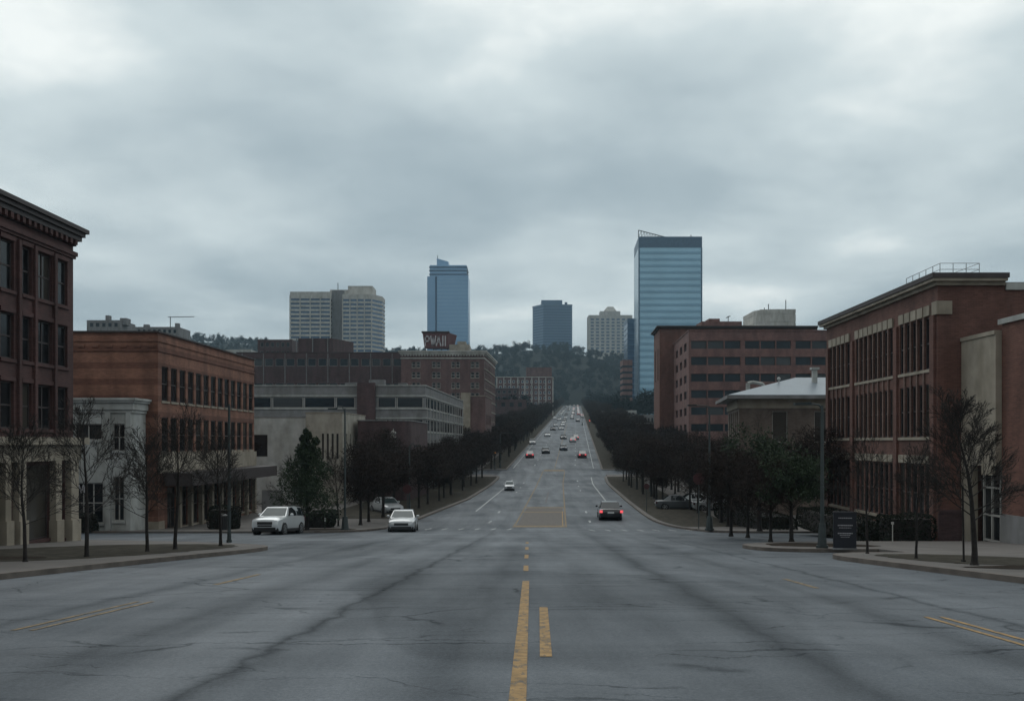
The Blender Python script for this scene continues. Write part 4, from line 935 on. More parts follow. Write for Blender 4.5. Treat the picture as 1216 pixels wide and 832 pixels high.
# --- ghost streets: simple further blocks so the town does not stop (seen between trees)
for i, (x0, x1, y0, y1, z1, m, lb) in enumerate([(-60, -26, 182, 205, 13, M_dbrick, 'low dark brick block behind the concrete office'), (-30, -6, 300, 330, 20, M_tanb, 'tan block behind the hotel on the left'),
      (-20, 6, 380, 405, 24, M_dbrick, 'dark brick block on the left hillside below the apartments'), (38, 60, 120, 140, 10, M_tanb, 'tan single-storey block behind the right-hand trees'),
      (-60, -30, 115, 121, 7, M_conc, 'grey shed behind the white low building')]):
    g_ = G((x0+x1)/2, y0); building('town_block', lb, 'building', [(x0, y0), (x1, y0), (x1, y1), (x0, y1)], g_-2, z1 if z1 > g_+4 else g_+8, m, {0: rng_ops(1, x1-x0-1, 7, .5, (z1 if z1 > g_+4 else g_+8)-3, (z1 if z1 > g_+4 else g_+8)-1.2, (1, 1))}, gm=M_glassb, fm=M_frame)
# ------------------------------------------------------------------ trees
def seg_mesh(name, segs, mats, n=3):
    # segs: array rows (ax,ay,az,bx,by,bz,r0,r1)
    A = np.array(segs, dtype=float); a = A[:, :3]; b = A[:, 3:6]; r0 = A[:, 6]; r1 = A[:, 7]
    d = b-a; d /= np.maximum(np.linalg.norm(d, axis=1, keepdims=True), 1e-9)
    ref = np.where(np.abs(d[:, 2:3]) < 0.9, np.array([[0, 0, 1.0]]), np.array([[1.0, 0, 0]]))
    u = np.cross(d, ref); u /= np.linalg.norm(u, axis=1, keepdims=True); v = np.cross(d, u)
    V = np.zeros((len(A), 2*n, 3))
    for k in range(n):
        t = 2*math.pi*k/n; o = u*math.cos(t)+v*math.sin(t)
        V[:, k] = a+o*r0[:, None]; V[:, n+k] = b+o*r1[:, None]
    base = (np.arange(len(A))*2*n)[:, None]
    Fs = [base+np.array([[k, (k+1) % n, n+(k+1) % n, n+k]]) for k in range(n)]
    return npmesh(name, V.reshape(-1, 3), np.concatenate(Fs), mats)
def rot_about(v, ax, ang): return Matrix.Rotation(ang, 3, ax) @ v
def bare_tree(seed, H=5.0, clear=0.34, spread=0.75, tr=0.07, nl=19, levels=(7, 5, 3), twig=0.0042, upr=0.3):
    r = random.Random(seed); trunk = []; br = []
    p = Vector((0, 0, -0.05)); d = Vector((r.uniform(-.02, .02), r.uniform(-.02, .02), 1)).normalized(); pts = [p.copy()]
    nseg = 9
    for i in range(nseg):
        p = p+d*(H*0.78/nseg); d = (d+Vector((r.uniform(-.07, .07), r.uniform(-.07, .07), .05))).normalized(); pts.append(p.copy())
    rad = lambda t: tr*(1-t)**0.75*(0.85)+0.012
    trunk.append((*pts[0], *(pts[0].lerp(pts[1], .35)), tr*1.75, tr*1.08)); trunk.append((*(pts[0].lerp(pts[1], .35)), *pts[1], tr*1.08, rad(1/nseg)))
    for i in range(1, nseg): (trunk if i/nseg < clear+.3 else br).append((*pts[i], *pts[i+1], rad(i/nseg), rad((i+1)/nseg)))
    def at(t): f = t*nseg; i = min(nseg-1, int(f)); return pts[i].lerp(pts[i+1], f-i)
    def limb(p, d, length, r0, lev, ns):
        pp = [p.copy()]; q = p.copy(); dd = d.copy()
        for i in range(ns):
            dd = (dd+Vector((r.uniform(-.09, .09), r.uniform(-.09, .09), r.uniform(-.03, .10)*upr*2))).normalized(); q = q+dd*(length/ns); pp.append(q.copy())
        for i in range(ns):
            a = r0*(1-i/ns)**.8+twig*.8; b = r0*(1-(i+1)/ns)**.8+twig*.8; br.append((*pp[i], *pp[i+1], a, b))
        if lev < len(levels):
            nb = levels[lev]
            for k in range(nb):
                t = 0.18+0.80*(k+r.random())/nb; f = t*ns; i = min(ns-1, int(f)); s = pp[i].lerp(pp[i+1], f-i)
                tang = (pp[i+1]-pp[i]).normalized(); ax = tang.orthogonal().normalized(); ax = rot_about(ax, tang, r.uniform(0, 6.28))
                nd = rot_about(tang, ax, r.uniform(.35, .75)); nd = (nd+Vector((0, 0, .06))).normalized()
                limb(s, nd, length*(1-t*.55)*r.uniform(.55, .85), max(twig, r0*.45*(1-t*.5)), lev+1, 2 if lev >= 1 else 3)
    for k in range(nl):
        t = clear+(1-clear)*(k/(nl-.5))**.9*0.98+.01; s = at(min(.99, t)); ang = k*2.4+r.uniform(-.4, .4)
        el_ = math.radians(12+52*t+r.uniform(-10, 10)); d = Vector((math.cos(ang)*math.cos(el_), math.sin(ang)*math.cos(el_), math.sin(el_)))
        limb(s, d, H*spread*(.60-.30*t)*r.uniform(.85, 1.1), tr*.27*(1-t*.6), 0, 5)
    limb(pts[-1], Vector((.1, .1, 1)).normalized(), H*.16, .010, 1, 3)
    return seg_mesh('trunk', trunk, M_bark, 7), seg_mesh('crown', br, M_twig, 3)
def leaf_cloud(rng, c, rad, n, size, squash=1.0, thin=.38):
    # points in lumpy ellipsoids; returns verts of quads
    P0 = rng.normal(size=(n, 3)); P0 /= np.linalg.norm(P0, axis=1, keepdims=True); P0 *= (rng.random((n, 1))**0.45)
    P0 *= np.array([rad, rad, rad*squash]); P0 += np.array(c)
    u = rng.normal(size=(n, 3)); u /= np.linalg.norm(u, axis=1, keepdims=True); w_ = np.cross(u, rng.normal(size=(n, 3))); w_ /= np.linalg.norm(w_, axis=1, keepdims=True)
    s = size*(.5+rng.random((n, 1)))
    return np.stack([P0-u*s*.9, P0-w_*s*thin, P0+u*s*.9, P0+w_*s*thin], axis=1)
def cloud_mesh(name, quads, m):
    V = quads.reshape(-1, 3); return npmesh(name, V, np.arange(len(V)).reshape(-1, 4), m)
def leafy_tree(seed, H=7.0, R=3.5, clear=0.24, n=7400, size=0.2, m=None, cone=False, tr=.13, clumps=26):
    rng = np.random.default_rng(seed); r = random.Random(seed)
    trunk = [(0, 0, -.05, .01, 0, .25, tr*1.7, tr*1.05), (.01, 0, .25, r.uniform(-.06, .06), r.uniform(-.06, .06), H*.55, tr*1.05, tr*.55)]
    br = []; Q = []
    zc = H*(clear+(1-clear)*.5); rz = H*(1-clear)*.5
    for k in range(clumps):
        if cone:
            t = (k+.5)/clumps; z = H*(clear+(1-clear)*t*.97); rr = R*(1-t)**.6*(0.25+.9*r.random()); a = k*2.4; rad = R*(.50*(1-t)+.10)
        else:
            v = Vector((r.gauss(0, 1), r.gauss(0, 1), r.gauss(0, 1))).normalized()*(r.random()**.4)*.74; z = zc+v.z*rz; rr = math.hypot(v.x, v.y)*R; a = math.atan2(v.y, v.x); rad = R*r.uniform(.26, .42)
        c = (rr*math.cos(a), rr*math.sin(a), z); Q.append(leaf_cloud(rng, c, rad, n//clumps, size, .85 if not cone else 1.1, .38 if m is M_leaf else .11))
        br.append((0, 0, max(H*clear*.8, z*.62), c[0], c[1], c[2], .035, .01))
    for k in range(70 if not cone else 30):   # fine twigs poking out of the outline
        a = r.uniform(0, 6.28); t = r.random(); z = H*(clear+(1-clear)*t)
        rr = (R*math.sqrt(max(.02, 1-((z-zc)/rz)**2)) if not cone else R*(1-t)**.75)*r.uniform(.75, 1.0)
        s = Vector((rr*.5*math.cos(a), rr*.5*math.sin(a), z-.25)); e_ = Vector((rr*1.08*math.cos(a+.1), rr*1.08*math.sin(a+.1), z+r.uniform(.1, .5)))
        br.append((*s, *e_, .012, .004))
        for j in range(4):
            q = s.lerp(e_, r.uniform(.3, .95)); br.append((*q, q.x+r.uniform(-.35, .35), q.y+r.uniform(-.35, .35), q.z+r.uniform(.05, .4), .006, .003))
    return seg_mesh('trunk', trunk, M_bark, 7), seg_mesh('branches', br, M_twig, 3), cloud_mesh('crown', np.concatenate(Q), m)
BARE = [bare_tree(3), bare_tree(11, spread=.82, nl=14), bare_tree(27, spread=.66, upr=.8), bare_tree(41, spread=.9, nl=12)]
BIGB = bare_tree(77, H=5.6, clear=.30, spread=.60, tr=.095, nl=24, levels=(8, 6, 3), upr=.7)
DENSE = [leafy_tree(5, m=M_dryleaf), leafy_tree(6, R=3.2, H=7.4, m=M_dryleaf), leafy_tree(9, R=2.6, H=6.6, m=M_dryleaf)]
EVER = [leafy_tree(21, H=6.8, R=1.75, clear=.2, n=16000, size=.085, m=M_leaf, cone=True, tr=.12, clumps=34), leafy_tree(22, H=8.4, R=3.2, clear=.2, n=8000, size=.12, m=M_leaf, tr=.16, clumps=36)]
def tree(parts, x, y, s, rz, label, name='bare_tree', cat='tree', group=None, z=None, full=True, sx=1.0):
    o = empty(name, (x, y, (G(x, y)+.12 if z is None else z)), label, cat, group, rz); o.scale = (s*sx, s*sx, s)
    for me in parts: link(me.name.split('.')[0], me, o)
    return o
def ptx(px, d): return (px-608)*d/F
def dground(py):    # distance at which flat-lit ground sits at image row py (foreground slope)
    for d in np.arange(8, 150, .25):
        if 525+F*(CAMZ-P(d)-.13)/d < py: return float(d)
    return 140.
NEAR = [(30, 667, 500, BARE[0], 'bare leafless tree nearest the maroon corner building, on the left verge'), (103, 661, 478, BARE[1], 'bare wide-spreading tree in front of the small white shop'),
  (175, 655, 505, BARE[2], 'slim bare tree in front of the plain side wall of the banded brick building'), (208, 652, 492, BARE[3], 'bare tree before the near end of the dark canopy on the left'),
  (262, 648, 512, BARE[0], 'bare thin tree near the tip of the left grass strip')]
for i, (px, pb, pt, pr, lb) in enumerate(NEAR):
    d = dground(pb); h = (pb-pt)*d/F; tree(pr, ptx(px, d), d, h/4.95, i*1.3+.4, lb, group='bare trees on the near left verge')
d = dground(671); tree(BIGB, ptx(1157, d), d, (671-450)*d/F/5.6, .7, 'tallest bare tree with dense upright branches in front of the right entrance')
for i, (px, pb, pt, pr, lb) in enumerate([(1088, 663, 520, BARE[2], 'slim bare tree beside a low hedge in front of the red brick building'), (1030, 657, 515, BARE[1], 'small bare tree just right of the dark street sign')]):
    d = dground(pb); tree(pr, ptx(px, d), d, (pb-pt)*d/F/4.95, i*2+.2, lb, group='bare trees on the near right verge', sx=.8)
# hose of trees on the corner beyond
tree(BARE[3], ptx(392, 64), 67, 1.05, 2, 'bare tree behind the low hedge, between the evergreen tree and the left lamp post')
tree(BARE[1], ptx(330, 60), 64.5, 1.0, 1, 'bare tree just behind the white car on the left')
E1 = tree(EVER[0], ptx(352, 57.5), 60.5, .98, 0, 'green evergreen tree standing beside the white car on the left', 'evergreen_tree')
for px, d, s, k, lb in [(902, 58.5, .98, 1, 'largest dark green tree in front of the hipped metal roof building'), (940, 40.0, .62, 1, 'dark leafy tree left of the near right lamp post')]:
    tree(EVER[k], ptx(px, d), d, s*.9, px, lb, 'evergreen_tree')
for px, d, s, lb in [(868, 49, .66, 'dark tree next to the right lamp post on the mulch bed'), (888, 46.5, .62, 'second dark tree from the right lamp post on the mulch bed'), (915, 40.6, .56, 'third dark tree from the right lamp post, next to the dark leafy tree'), (976, 56, .92, 'broad dark tree behind the near right lamp post')]:
    tree(DENSE[int(px) % 3], ptx(px, d), d, s, px*.7, lb, 'dark_tree', group='dark trees on the right corner')
rr = random.Random(5)
def street_rows():
    n = 0
    for side in (-1, 1):
        y = 66.0 if side > 0 else 68.0
        while y < 152:
            for off in ((11.6, 16.5, 22.0, 27) if y < 110 else (11.6, 16.0)):
                off_ = off+(2.0 if (side > 0 and y < 90) else 0)+(1.5 if side < 0 and y < 84 else 0)
                x = CX(y)+side*(off_+rr.uniform(-.5, .5)); yy = y+rr.uniform(-1, 1)
                if side < 0 and (x < -.172*yy or x < -19.5 or (abs(x+18) < 5 and 94 < yy < 116) or (x < -13.5 and yy > 96) or (x < -11.0 and yy > 120)): continue
                if side > 0 and x > 17.8 and yy < 96: continue
                s = rr.uniform(.74, 1.12) if yy > 75 else rr.uniform(.72, .92)
                tree(DENSE[n % 3], x, yy, s, rr.uniform(0, 6), ('dark round-crowned street tree in the %s row along the middle stretch' % ('left' if side < 0 else 'right')), 'dark_tree', group=('left' if side < 0 else 'right')+' rows of dark street trees'); n += 1
            y += 5.2
street_rows()
# merged small trees farther up the hill
def merge_meshes(ms, name):
    V = []; Fq = []; mats = []; mi = []; off = 0
    for me in ms:
        co = np.zeros(len(me.vertices)*3, dtype=np.float32); me.vertices.foreach_get('co', co); V.append(co.reshape(-1, 3))
        f = np.zeros(len(me.loops), dtype=np.int32); me.loops.foreach_get('vertex_index', f); Fq.append(f.reshape(-1, 4)+off); off += len(me.vertices); mi += [len(mats)]*len(me.polygons); mats.append(me.materials[0])
    me = npmesh(name, np.concatenate(V), np.concatenate(Fq), mats); me.polygons.foreach_set('material_index', mi); return me
FARM = [merge_meshes(leafy_tree(60+i, n=3000, size=.34, R=2.9+.3*i, m=M_dryleaf, clumps=16), 'street_tree') for i in range(3)]
n = 0
for side in (-1, 1):
    y = 171.0
    while y < 965:
        for off in ((11.2, 16.4, 22) if y < 420 else (11.5, 18)):
            x = CX(y)+side*(off+rr.uniform(-.7, .7)+(1.2 if side > 0 else 0)); yy = y+rr.uniform(-2, 2)
            if side < 0 and off > 15 and (183 < yy < 201 or 230 < yy < 266 or 540 < yy < 580): continue
            if side < 0 and off < 12 and False: continue
            o = link('street_tree', FARM[n % 3], None, (x, yy, P(yy)+.1), rr.uniform(0, 6)); s = rr.uniform(.8, 1.15)*(1.15 if yy > 400 else 1); o.scale = (s, s, s)
            tag(o, 'dark small street tree in the %s row climbing the hill' % ('left' if side < 0 else 'right'), 'tree', ('left' if side < 0 else 'right')+' rows of street trees up the hill'); n += 1
        y += 7.5 if y < 300 else (11 if y < 500 else 20)
# the wooded hill: one mass
rng = np.random.default_rng(8)
tmpl = []
for i in range(6):
    q = []
    for k in range(9):
        a = rng.uniform(0, 6.28); rr_ = rng.uniform(0, 3.0); q.append(leaf_cloud(rng, (rr_*math.cos(a), rr_*math.sin(a), rng.uniform(5, 11.5)), rng.uniform(1.6, 2.9), 38, .72, .9))
    tmpl.append(np.concatenate(q))
allq = []
def free(x, y):
    c = CX(y) if y < 985 else CX(985)+.069*(y-985)
    if abs(x-c) < (24 if y < 700 else (15 if y < 985 else 5)) and y < 1010: return False
    for (a, b, c_, d_) in ((-160, -88, 645, 680), (-72, -34, 748, 784), (70, 118, 552, 598), (-15, 30, 555, 582), (26, 90, 1328, 1372), (106, 176, 1328, 1362), (36, 60, 415, 442), (-14, 8, 476, 505), (57, 67, 498, 514), (70, 84, 598, 622), (-24, 8, 378, 407), (80, 104, 326, 352)):
        if a-4 < x < b+4 and c_-6 < y < d_+4: return False
    return True
cnt = 0
while cnt < 3600:
    y = rng.uniform(440, 1400); x = rng.uniform(-.50*y, .42*y) if y < 985 else rng.uniform(-620, 330)
    if not free(x, y): continue
    if y < 985 and rng.random() < .35: continue
    s = rng.uniform(.8, 1.3); t = tmpl[cnt % 6]; a = rng.uniform(0, 6.28); R_ = np.array([[math.cos(a), -math.sin(a), 0], [math.sin(a), math.cos(a), 0], [0, 0, 1]])
    allq.append((t@R_.T)*s+np.array([x, y, G(x, y)-1.0])); cnt += 1
o = link('forest', cloud_mesh('forest', np.concatenate(allq), M_forest)); tag(o, 'dark wooded hill behind the town', 'forest', kind='stuff')
# bare crowns that stand out on the ridge line
RB = merge_meshes(bare_tree(91, H=16, spread=.7, tr=.25, nl=12, levels=(6, 5), twig=.05), 'ridge_tree')
for px, d, s, lb in [(575, 1290, 1.15, 'pale bare tree on the ridge right of the slender blue tower'), (590, 1300, .95, 'bare tree on the ridge between the slender tower and the squat blue tower'), (466, 1290, 1.0, 'bare tree on the ridge beside the cream slab tower'),
        (243, 1280, 1.2, 'leftmost bare tree on the wooded ridge'), (255, 1285, 1.1, 'second bare tree on the left ridge'), (266, 1285, 1.1, 'third bare tree on the left ridge'), (688, 1290, 1.0, 'bare tree on the ridge between the two distant towers'), (618, 1290, 1.0, 'bare tree on the ridge just left of the squat blue tower')]:
    x = ptx(px, d); o = link('ridge_tree', RB, None, (x, d, G(x, d)-.5), px); o.scale = (s, s, s); tag(o, lb, 'tree', 'bare trees on the ridge')

# ------------------------------------------------------------------ hedges
def hedge(name, x0, x1, y0, y1, h, label, seed=1, dens=420, rz=0):
    rng = np.random.default_rng(seed); lx, ly = x1-x0, y1-y0
    n = int(dens*(lx*ly*.6+(lx+ly)*h)); 
    base = rng.random((n, 3))*2-1; k = rng.integers(0, 3, n); sgn = np.sign(base[np.arange(n), k]); sel = rng.random(n) < .85
    base[np.arange(n), k] = np.where(sel, sgn*(.86+.16*rng.random(n)), base[np.arange(n), k])
    nrm = np.linalg.norm(base, ord=6, axis=1, keepdims=True); base = np.where(nrm > 1, base/nrm, base)
    P0 = base*np.array([lx/2, ly/2, h/2])+np.array([0, 0, h/2]); P0 += .06*np.sin(P0*3.1+seed)[:, ::-1]
    u = rng.normal(size=(n, 3)); u /= np.linalg.norm(u, axis=1, keepdims=True); w_ = np.cross(u, rng.normal(size=(n, 3))); w_ /= np.linalg.norm(w_, axis=1, keepdims=True); s = .05*(.6+rng.random((n, 1)))
    me = cloud_mesh(name, np.stack([P0-u*s, P0-w_*s*.6, P0+u*s, P0+w_*s*.6], axis=1), M_hedge)
    cx_, cy_ = (x0+x1)/2, (y0+y1)/2; r0 = empty(name, (cx_, cy_, G(cx_, cy_)+.10), label, 'hedge', None, rz); link('foliage', me, r0)
    c = MB(); c.box(-lx*.42, lx*.42, -ly*.36, ly*.36, 0, h*.84); o = c.build('inner_branches', M_twig, r0)
    return r0
hedge('hedge', -28.3, -26.3, 57.9, 59.2, 1.15, 'small clipped bush in front of the white shop', 2)
hedge('hedge', -20.5, -18.6, 62, 64, 1.6, 'dark bush left of the white car', 3)
hedge('hedge', -15.6, -12.4, 64.5, 66.2, 1.25, 'long low hedge between the evergreen tree and the left lamp post', 4)
hedge('hedge', 16.6, 18.2, 43.2, 55, 1.25, 'long hedge along the front of the red brick building', 5, 300)
hedge('hedge', 16.6, 18.8, 40.9, 42.6, 1.2, 'rounded near bush at the corner of the red brick building', 6)
hedge('hedge', 16.4, 19, 60.5, 77, 1.3, 'long dark hedge in front of the hipped metal roof building', 7, 200)

# ------------------------------------------------------------------ street furniture
def lamp_post(x, y, h, arm, label, hgt_arm=0.0, base_r=.2, curved=False, rz=0, head=True):
    r0 = empty('street_lamp', (x, y, G(x, y)+.12), label, 'street lamp', None, rz)
    c = MB(); c.tube((0, 0, 0), (0, 0, .12), base_r*1.3, n=8); c.tube((0, 0, .12), (0, 0, .9), base_r, base_r*.7, 8); o = c.build('base', M_steel, r0)
    c = MB(); c.tube((0, 0, .9), (0, 0, h), .078, .05, 8); c.build('pole', M_steel, r0)
    c = MB(); s = 1 if arm > 0 else -1; L_ = abs(arm)
    if curved: pts = [(0, 0, h-.5), (s*.06, 0, h-.15), (s*L_*.3, 0, h+.12), (s*L_*.7, 0, h+.15), (s*L_, 0, h-.02)]
    else: pts = [(0, 0, h-.12), (s*L_*.25, 0, h+.02), (s*L_, 0, h+.06)]
    c.poly(pts, .035, 6); c.build('arm', M_steel, r0)
    if head:
        c = MB(); e_ = pts[-1]; c.add([(e_[0]-s*.1, -.1, e_[2]+.05), (e_[0]+s*.5, -.13, e_[2]+.03), (e_[0]+s*.5, .13, e_[2]+.03), (e_[0]-s*.1, .1, e_[2]+.05),
                               (e_[0]-s*.1, -.07, e_[2]-.06), (e_[0]+s*.5, -.1, e_[2]-.06), (e_[0]+s*.5, .1, e_[2]-.06), (e_[0]-s*.1, .07, e_[2]-.06)], [(0,1,2,3),(7,6,5,4),(0,4,5,1),(1,5,6,2),(2,6,7,3),(3,7,4,0)])
        c.build('lamp_head', M_steel, r0)
    return r0
lamp_post(-11.0, 61.0, 8.0, -.6, 'grey street lamp with short curved arm beside the left intersection', curved=True, base_r=.24)
lamp_post(12.9, 60.5, 8.1, -.95, 'grey street lamp with horizontal arm at the right intersection corner', base_r=.24)
lamp_post(11.15, 33.3, 5.15, -.5, 'dark thick street lamp just left of the street sign', base_r=.17)
lamp_post(-12.0, 41.2 if False else 39.3, 5.8, -.01, 'slender dark pole at the tip of the left grass strip', base_r=.09, head=False)
lamp_post(-8.8, 79.5, 6.0, .5, 'thin dark lamp post standing behind the silver car', curved=True, base_r=.14)
lamp_post(-2.2, 172, 6.4, 1.6, 'dark lamp post beside the amber signal on the left', base_r=.2)
lamp_post(30.0, 395, 15, -.6, 'very tall distant pole right of the road on the hill', base_r=.3)
lamp_post(17.6, 118, 5.8, -.4, 'thin lamp post rising through the right-hand dark trees', base_r=.14)
def stop_sign(x, y, label, h=2.4, r_=.38, rz=0):
    r0 = empty('stop_sign', (x, y, G(x, y)+.12), label, 'sign', None, rz)
    c = MB(); c.tube((0, 0, 0), (0, 0, h+.3), .035); c.build('post', M_steel, r0)
    c = MB(); pts = [(r_*math.cos(math.radians(22.5+45*k)), r_*math.sin(math.radians(22.5+45*k))) for k in range(8)]
    c.add([(a, -.05, h+b) for a, b in pts]+[(a, -.07, h+b) for a, b in pts], [tuple(range(8)), tuple(range(15, 7, -1))]+[(k, 8+k, 8+(k+1) % 8, (k+1) % 8) for k in range(8)]); c.build('sign_plate', M_red, r0)
stop_sign(-8.7, 77.0, 'dark red octagonal sign behind the silver car at the left')
stop_sign(12.6, 62.5, 'dark red octagonal sign half hidden behind the right lamp post', h=3.4, r_=.42)
stop_sign(12.2, 84, 'small dull sign on a thin post beside the right kerb', h=2.3, r_=.28)
def signal(x, y, h, m, label, n_lit=1):
    r0 = empty('traffic_signal', (x, y, G(x, y)+.12), label, 'traffic light')
    c = MB(); c.tube((0, 0, 0), (0, 0, h-.5), .07); c.tube((0, 0, 0), (0, 0, .2), .15); c.build('post', M_dsteel, r0)
    c = MB(); c.box(-.22, .22, -.15, .15, h-.6, h+.6); 
    for k in range(3): c.box(-.18, .18, -.36, -.151, h+.53-k*.38, h+.56-k*.38)
    c.build('housing', M_dsteel, r0)
    for k in range(3):
        c = MB(); c.tube((0, -.15, h+.38-k*.38), (0, -.17, h+.38-k*.38), .15, n=12); c.build('lens', m if k == n_lit else M_black, r0)
signal(ptx(587.5, 169), 169, 3.0, M_amber, 'lit amber traffic signal on the left kerb of the second crossing')
signal(ptx(641.5, 470), 470, 6.5, M_redl, 'distant lit red traffic signal on the left side of the hill', 0)
signal(ptx(700, 372), 372, 3.0, M_redl, 'distant lit red traffic signal on the right side of the hill', 2)
# information totem
d = 32.6; r0 = empty('street_sign', (ptx(1003, d), d, P(d)+.12), 'dark navy monument sign with pale lines of small writing beside the lamp post', 'sign', None, -.12)
c = MB(); c.box(-.40, .40, -.1, .1, 0, .06); c.build('base', M_conc, r0)
c = MB(); c.box(-.38, .38, -.08, .08, .062, 1.28); c.box(-.40, .40, -.09, .09, 1.282, 1.33); c.build('panel', M_kiosk, r0)
rr2 = random.Random(3)
for z, w0, h in ((1.10, .46, .028), (.84, .50, .035), (.76, .42, .018), (.56, .50, .035), (.50, .36, .02), (.44, .30, .014)):
    c = MB(); x = -w0/2
    while x < w0/2: l_ = rr2.uniform(.025, .075); c.box(x, min(w0/2, x+l_), -.086, -.0805, z, z+h); x += l_+.014
    c.build('text_line', M_letter, r0)
r0 = empty('utility_marker', (ptx(1066, 37), 37.5, P(37.5)+.12), 'thin pale stake standing at the hedge corner on the right', 'post'); c = MB(); c.tube((0, 0, 0), (0, 0, .8), .02); c.build('stake', M_framew, r0); c = MB(); c.box(-.05, .05, -.012, .012, .8, .9); c.build('cap', M_framew, r0)
r0 = empty('tree_stake', (ptx(1151, 24.6), 24.9, P(24.9)+.12), 'dark wooden stake leaning beside the tallest bare tree on the right', 'post'); c = MB(); c.tube((0, 0, 0), (-.03, 0, 2.0), .028, .022); c.build('pole', M_bark, r0); c = MB(); c.box(-.06, .04, -.03, .03, 0, .06); c.build('foot', M_bark, r0)
r0 = empty('bollard', (ptx(394, 66), 63.6, P(66)+.12), 'short white marker post at the foot of the left hedge', 'bollard'); c = MB(); c.tube((0, 0, 0), (0, 0, .6), .05); c.build('post', M_dsteel, r0); c = MB(); c.tube((0, 0, .6), (0, 0, .85), .055); c.build('reflector', M_white, r0)
# small entrance board in front of the brick building
r0 = empty('notice_board', (-17.2, 66.5, P(66)+.13), 'pale notice board between the canopy and the white car', 'sign'); c = MB(); c.box(-.75, .75, -.05, .05, 1.0, 2.6); c.build('board', M_conc, r0); c = MB(); c.tube((-.65, 0, 0), (-.65, 0, 1.0), .04); c.tube((.65, 0, 0), (.65, 0, 1.0), .04); c.build('posts', M_dsteel, r0)

# ------------------------------------------------------------------ cars (built nose towards -y)
def loft(mb, stations, mi=0):
    # stations: (y, [(x,z)...]) closed rings
    n = len(stations[0][1]); V = [(x, y, z) for y, ring in stations for x, z in ring]; Fc = []
    for i in range(len(stations)-1):
        for k in range(n): Fc.append((i*n+k, i*n+(k+1) % n, (i+1)*n+(k+1) % n, (i+1)*n+k))
    Fc.append(tuple(range(n-1, -1, -1))[::-1]); Fc.append(tuple(range((len(stations)-1)*n, len(stations)*n))[::-1])
    mb.add(V, Fc, mi)
def ring(wd, zb, zt, crown=.03, tuck=.06, r_=.07):
    zm = zb+(zt-zb)*.45
    h = [(-wd+tuck, zb), (wd-tuck, zb), (wd-.015, zb+.12), (wd, zm), (wd-.02, zt-r_), (wd-.09, zt-.015), (wd*.55, zt+crown*.7), (0, zt+crown)]
    return h+[(-x, z) for x, z in h[::-1][1:-1]]
def fixn(me):
    bm = bmesh.new(); bm.from_mesh(me); bmesh.ops.recalc_face_normals(bm, faces=bm.faces); bm.to_mesh(me); bm.free()
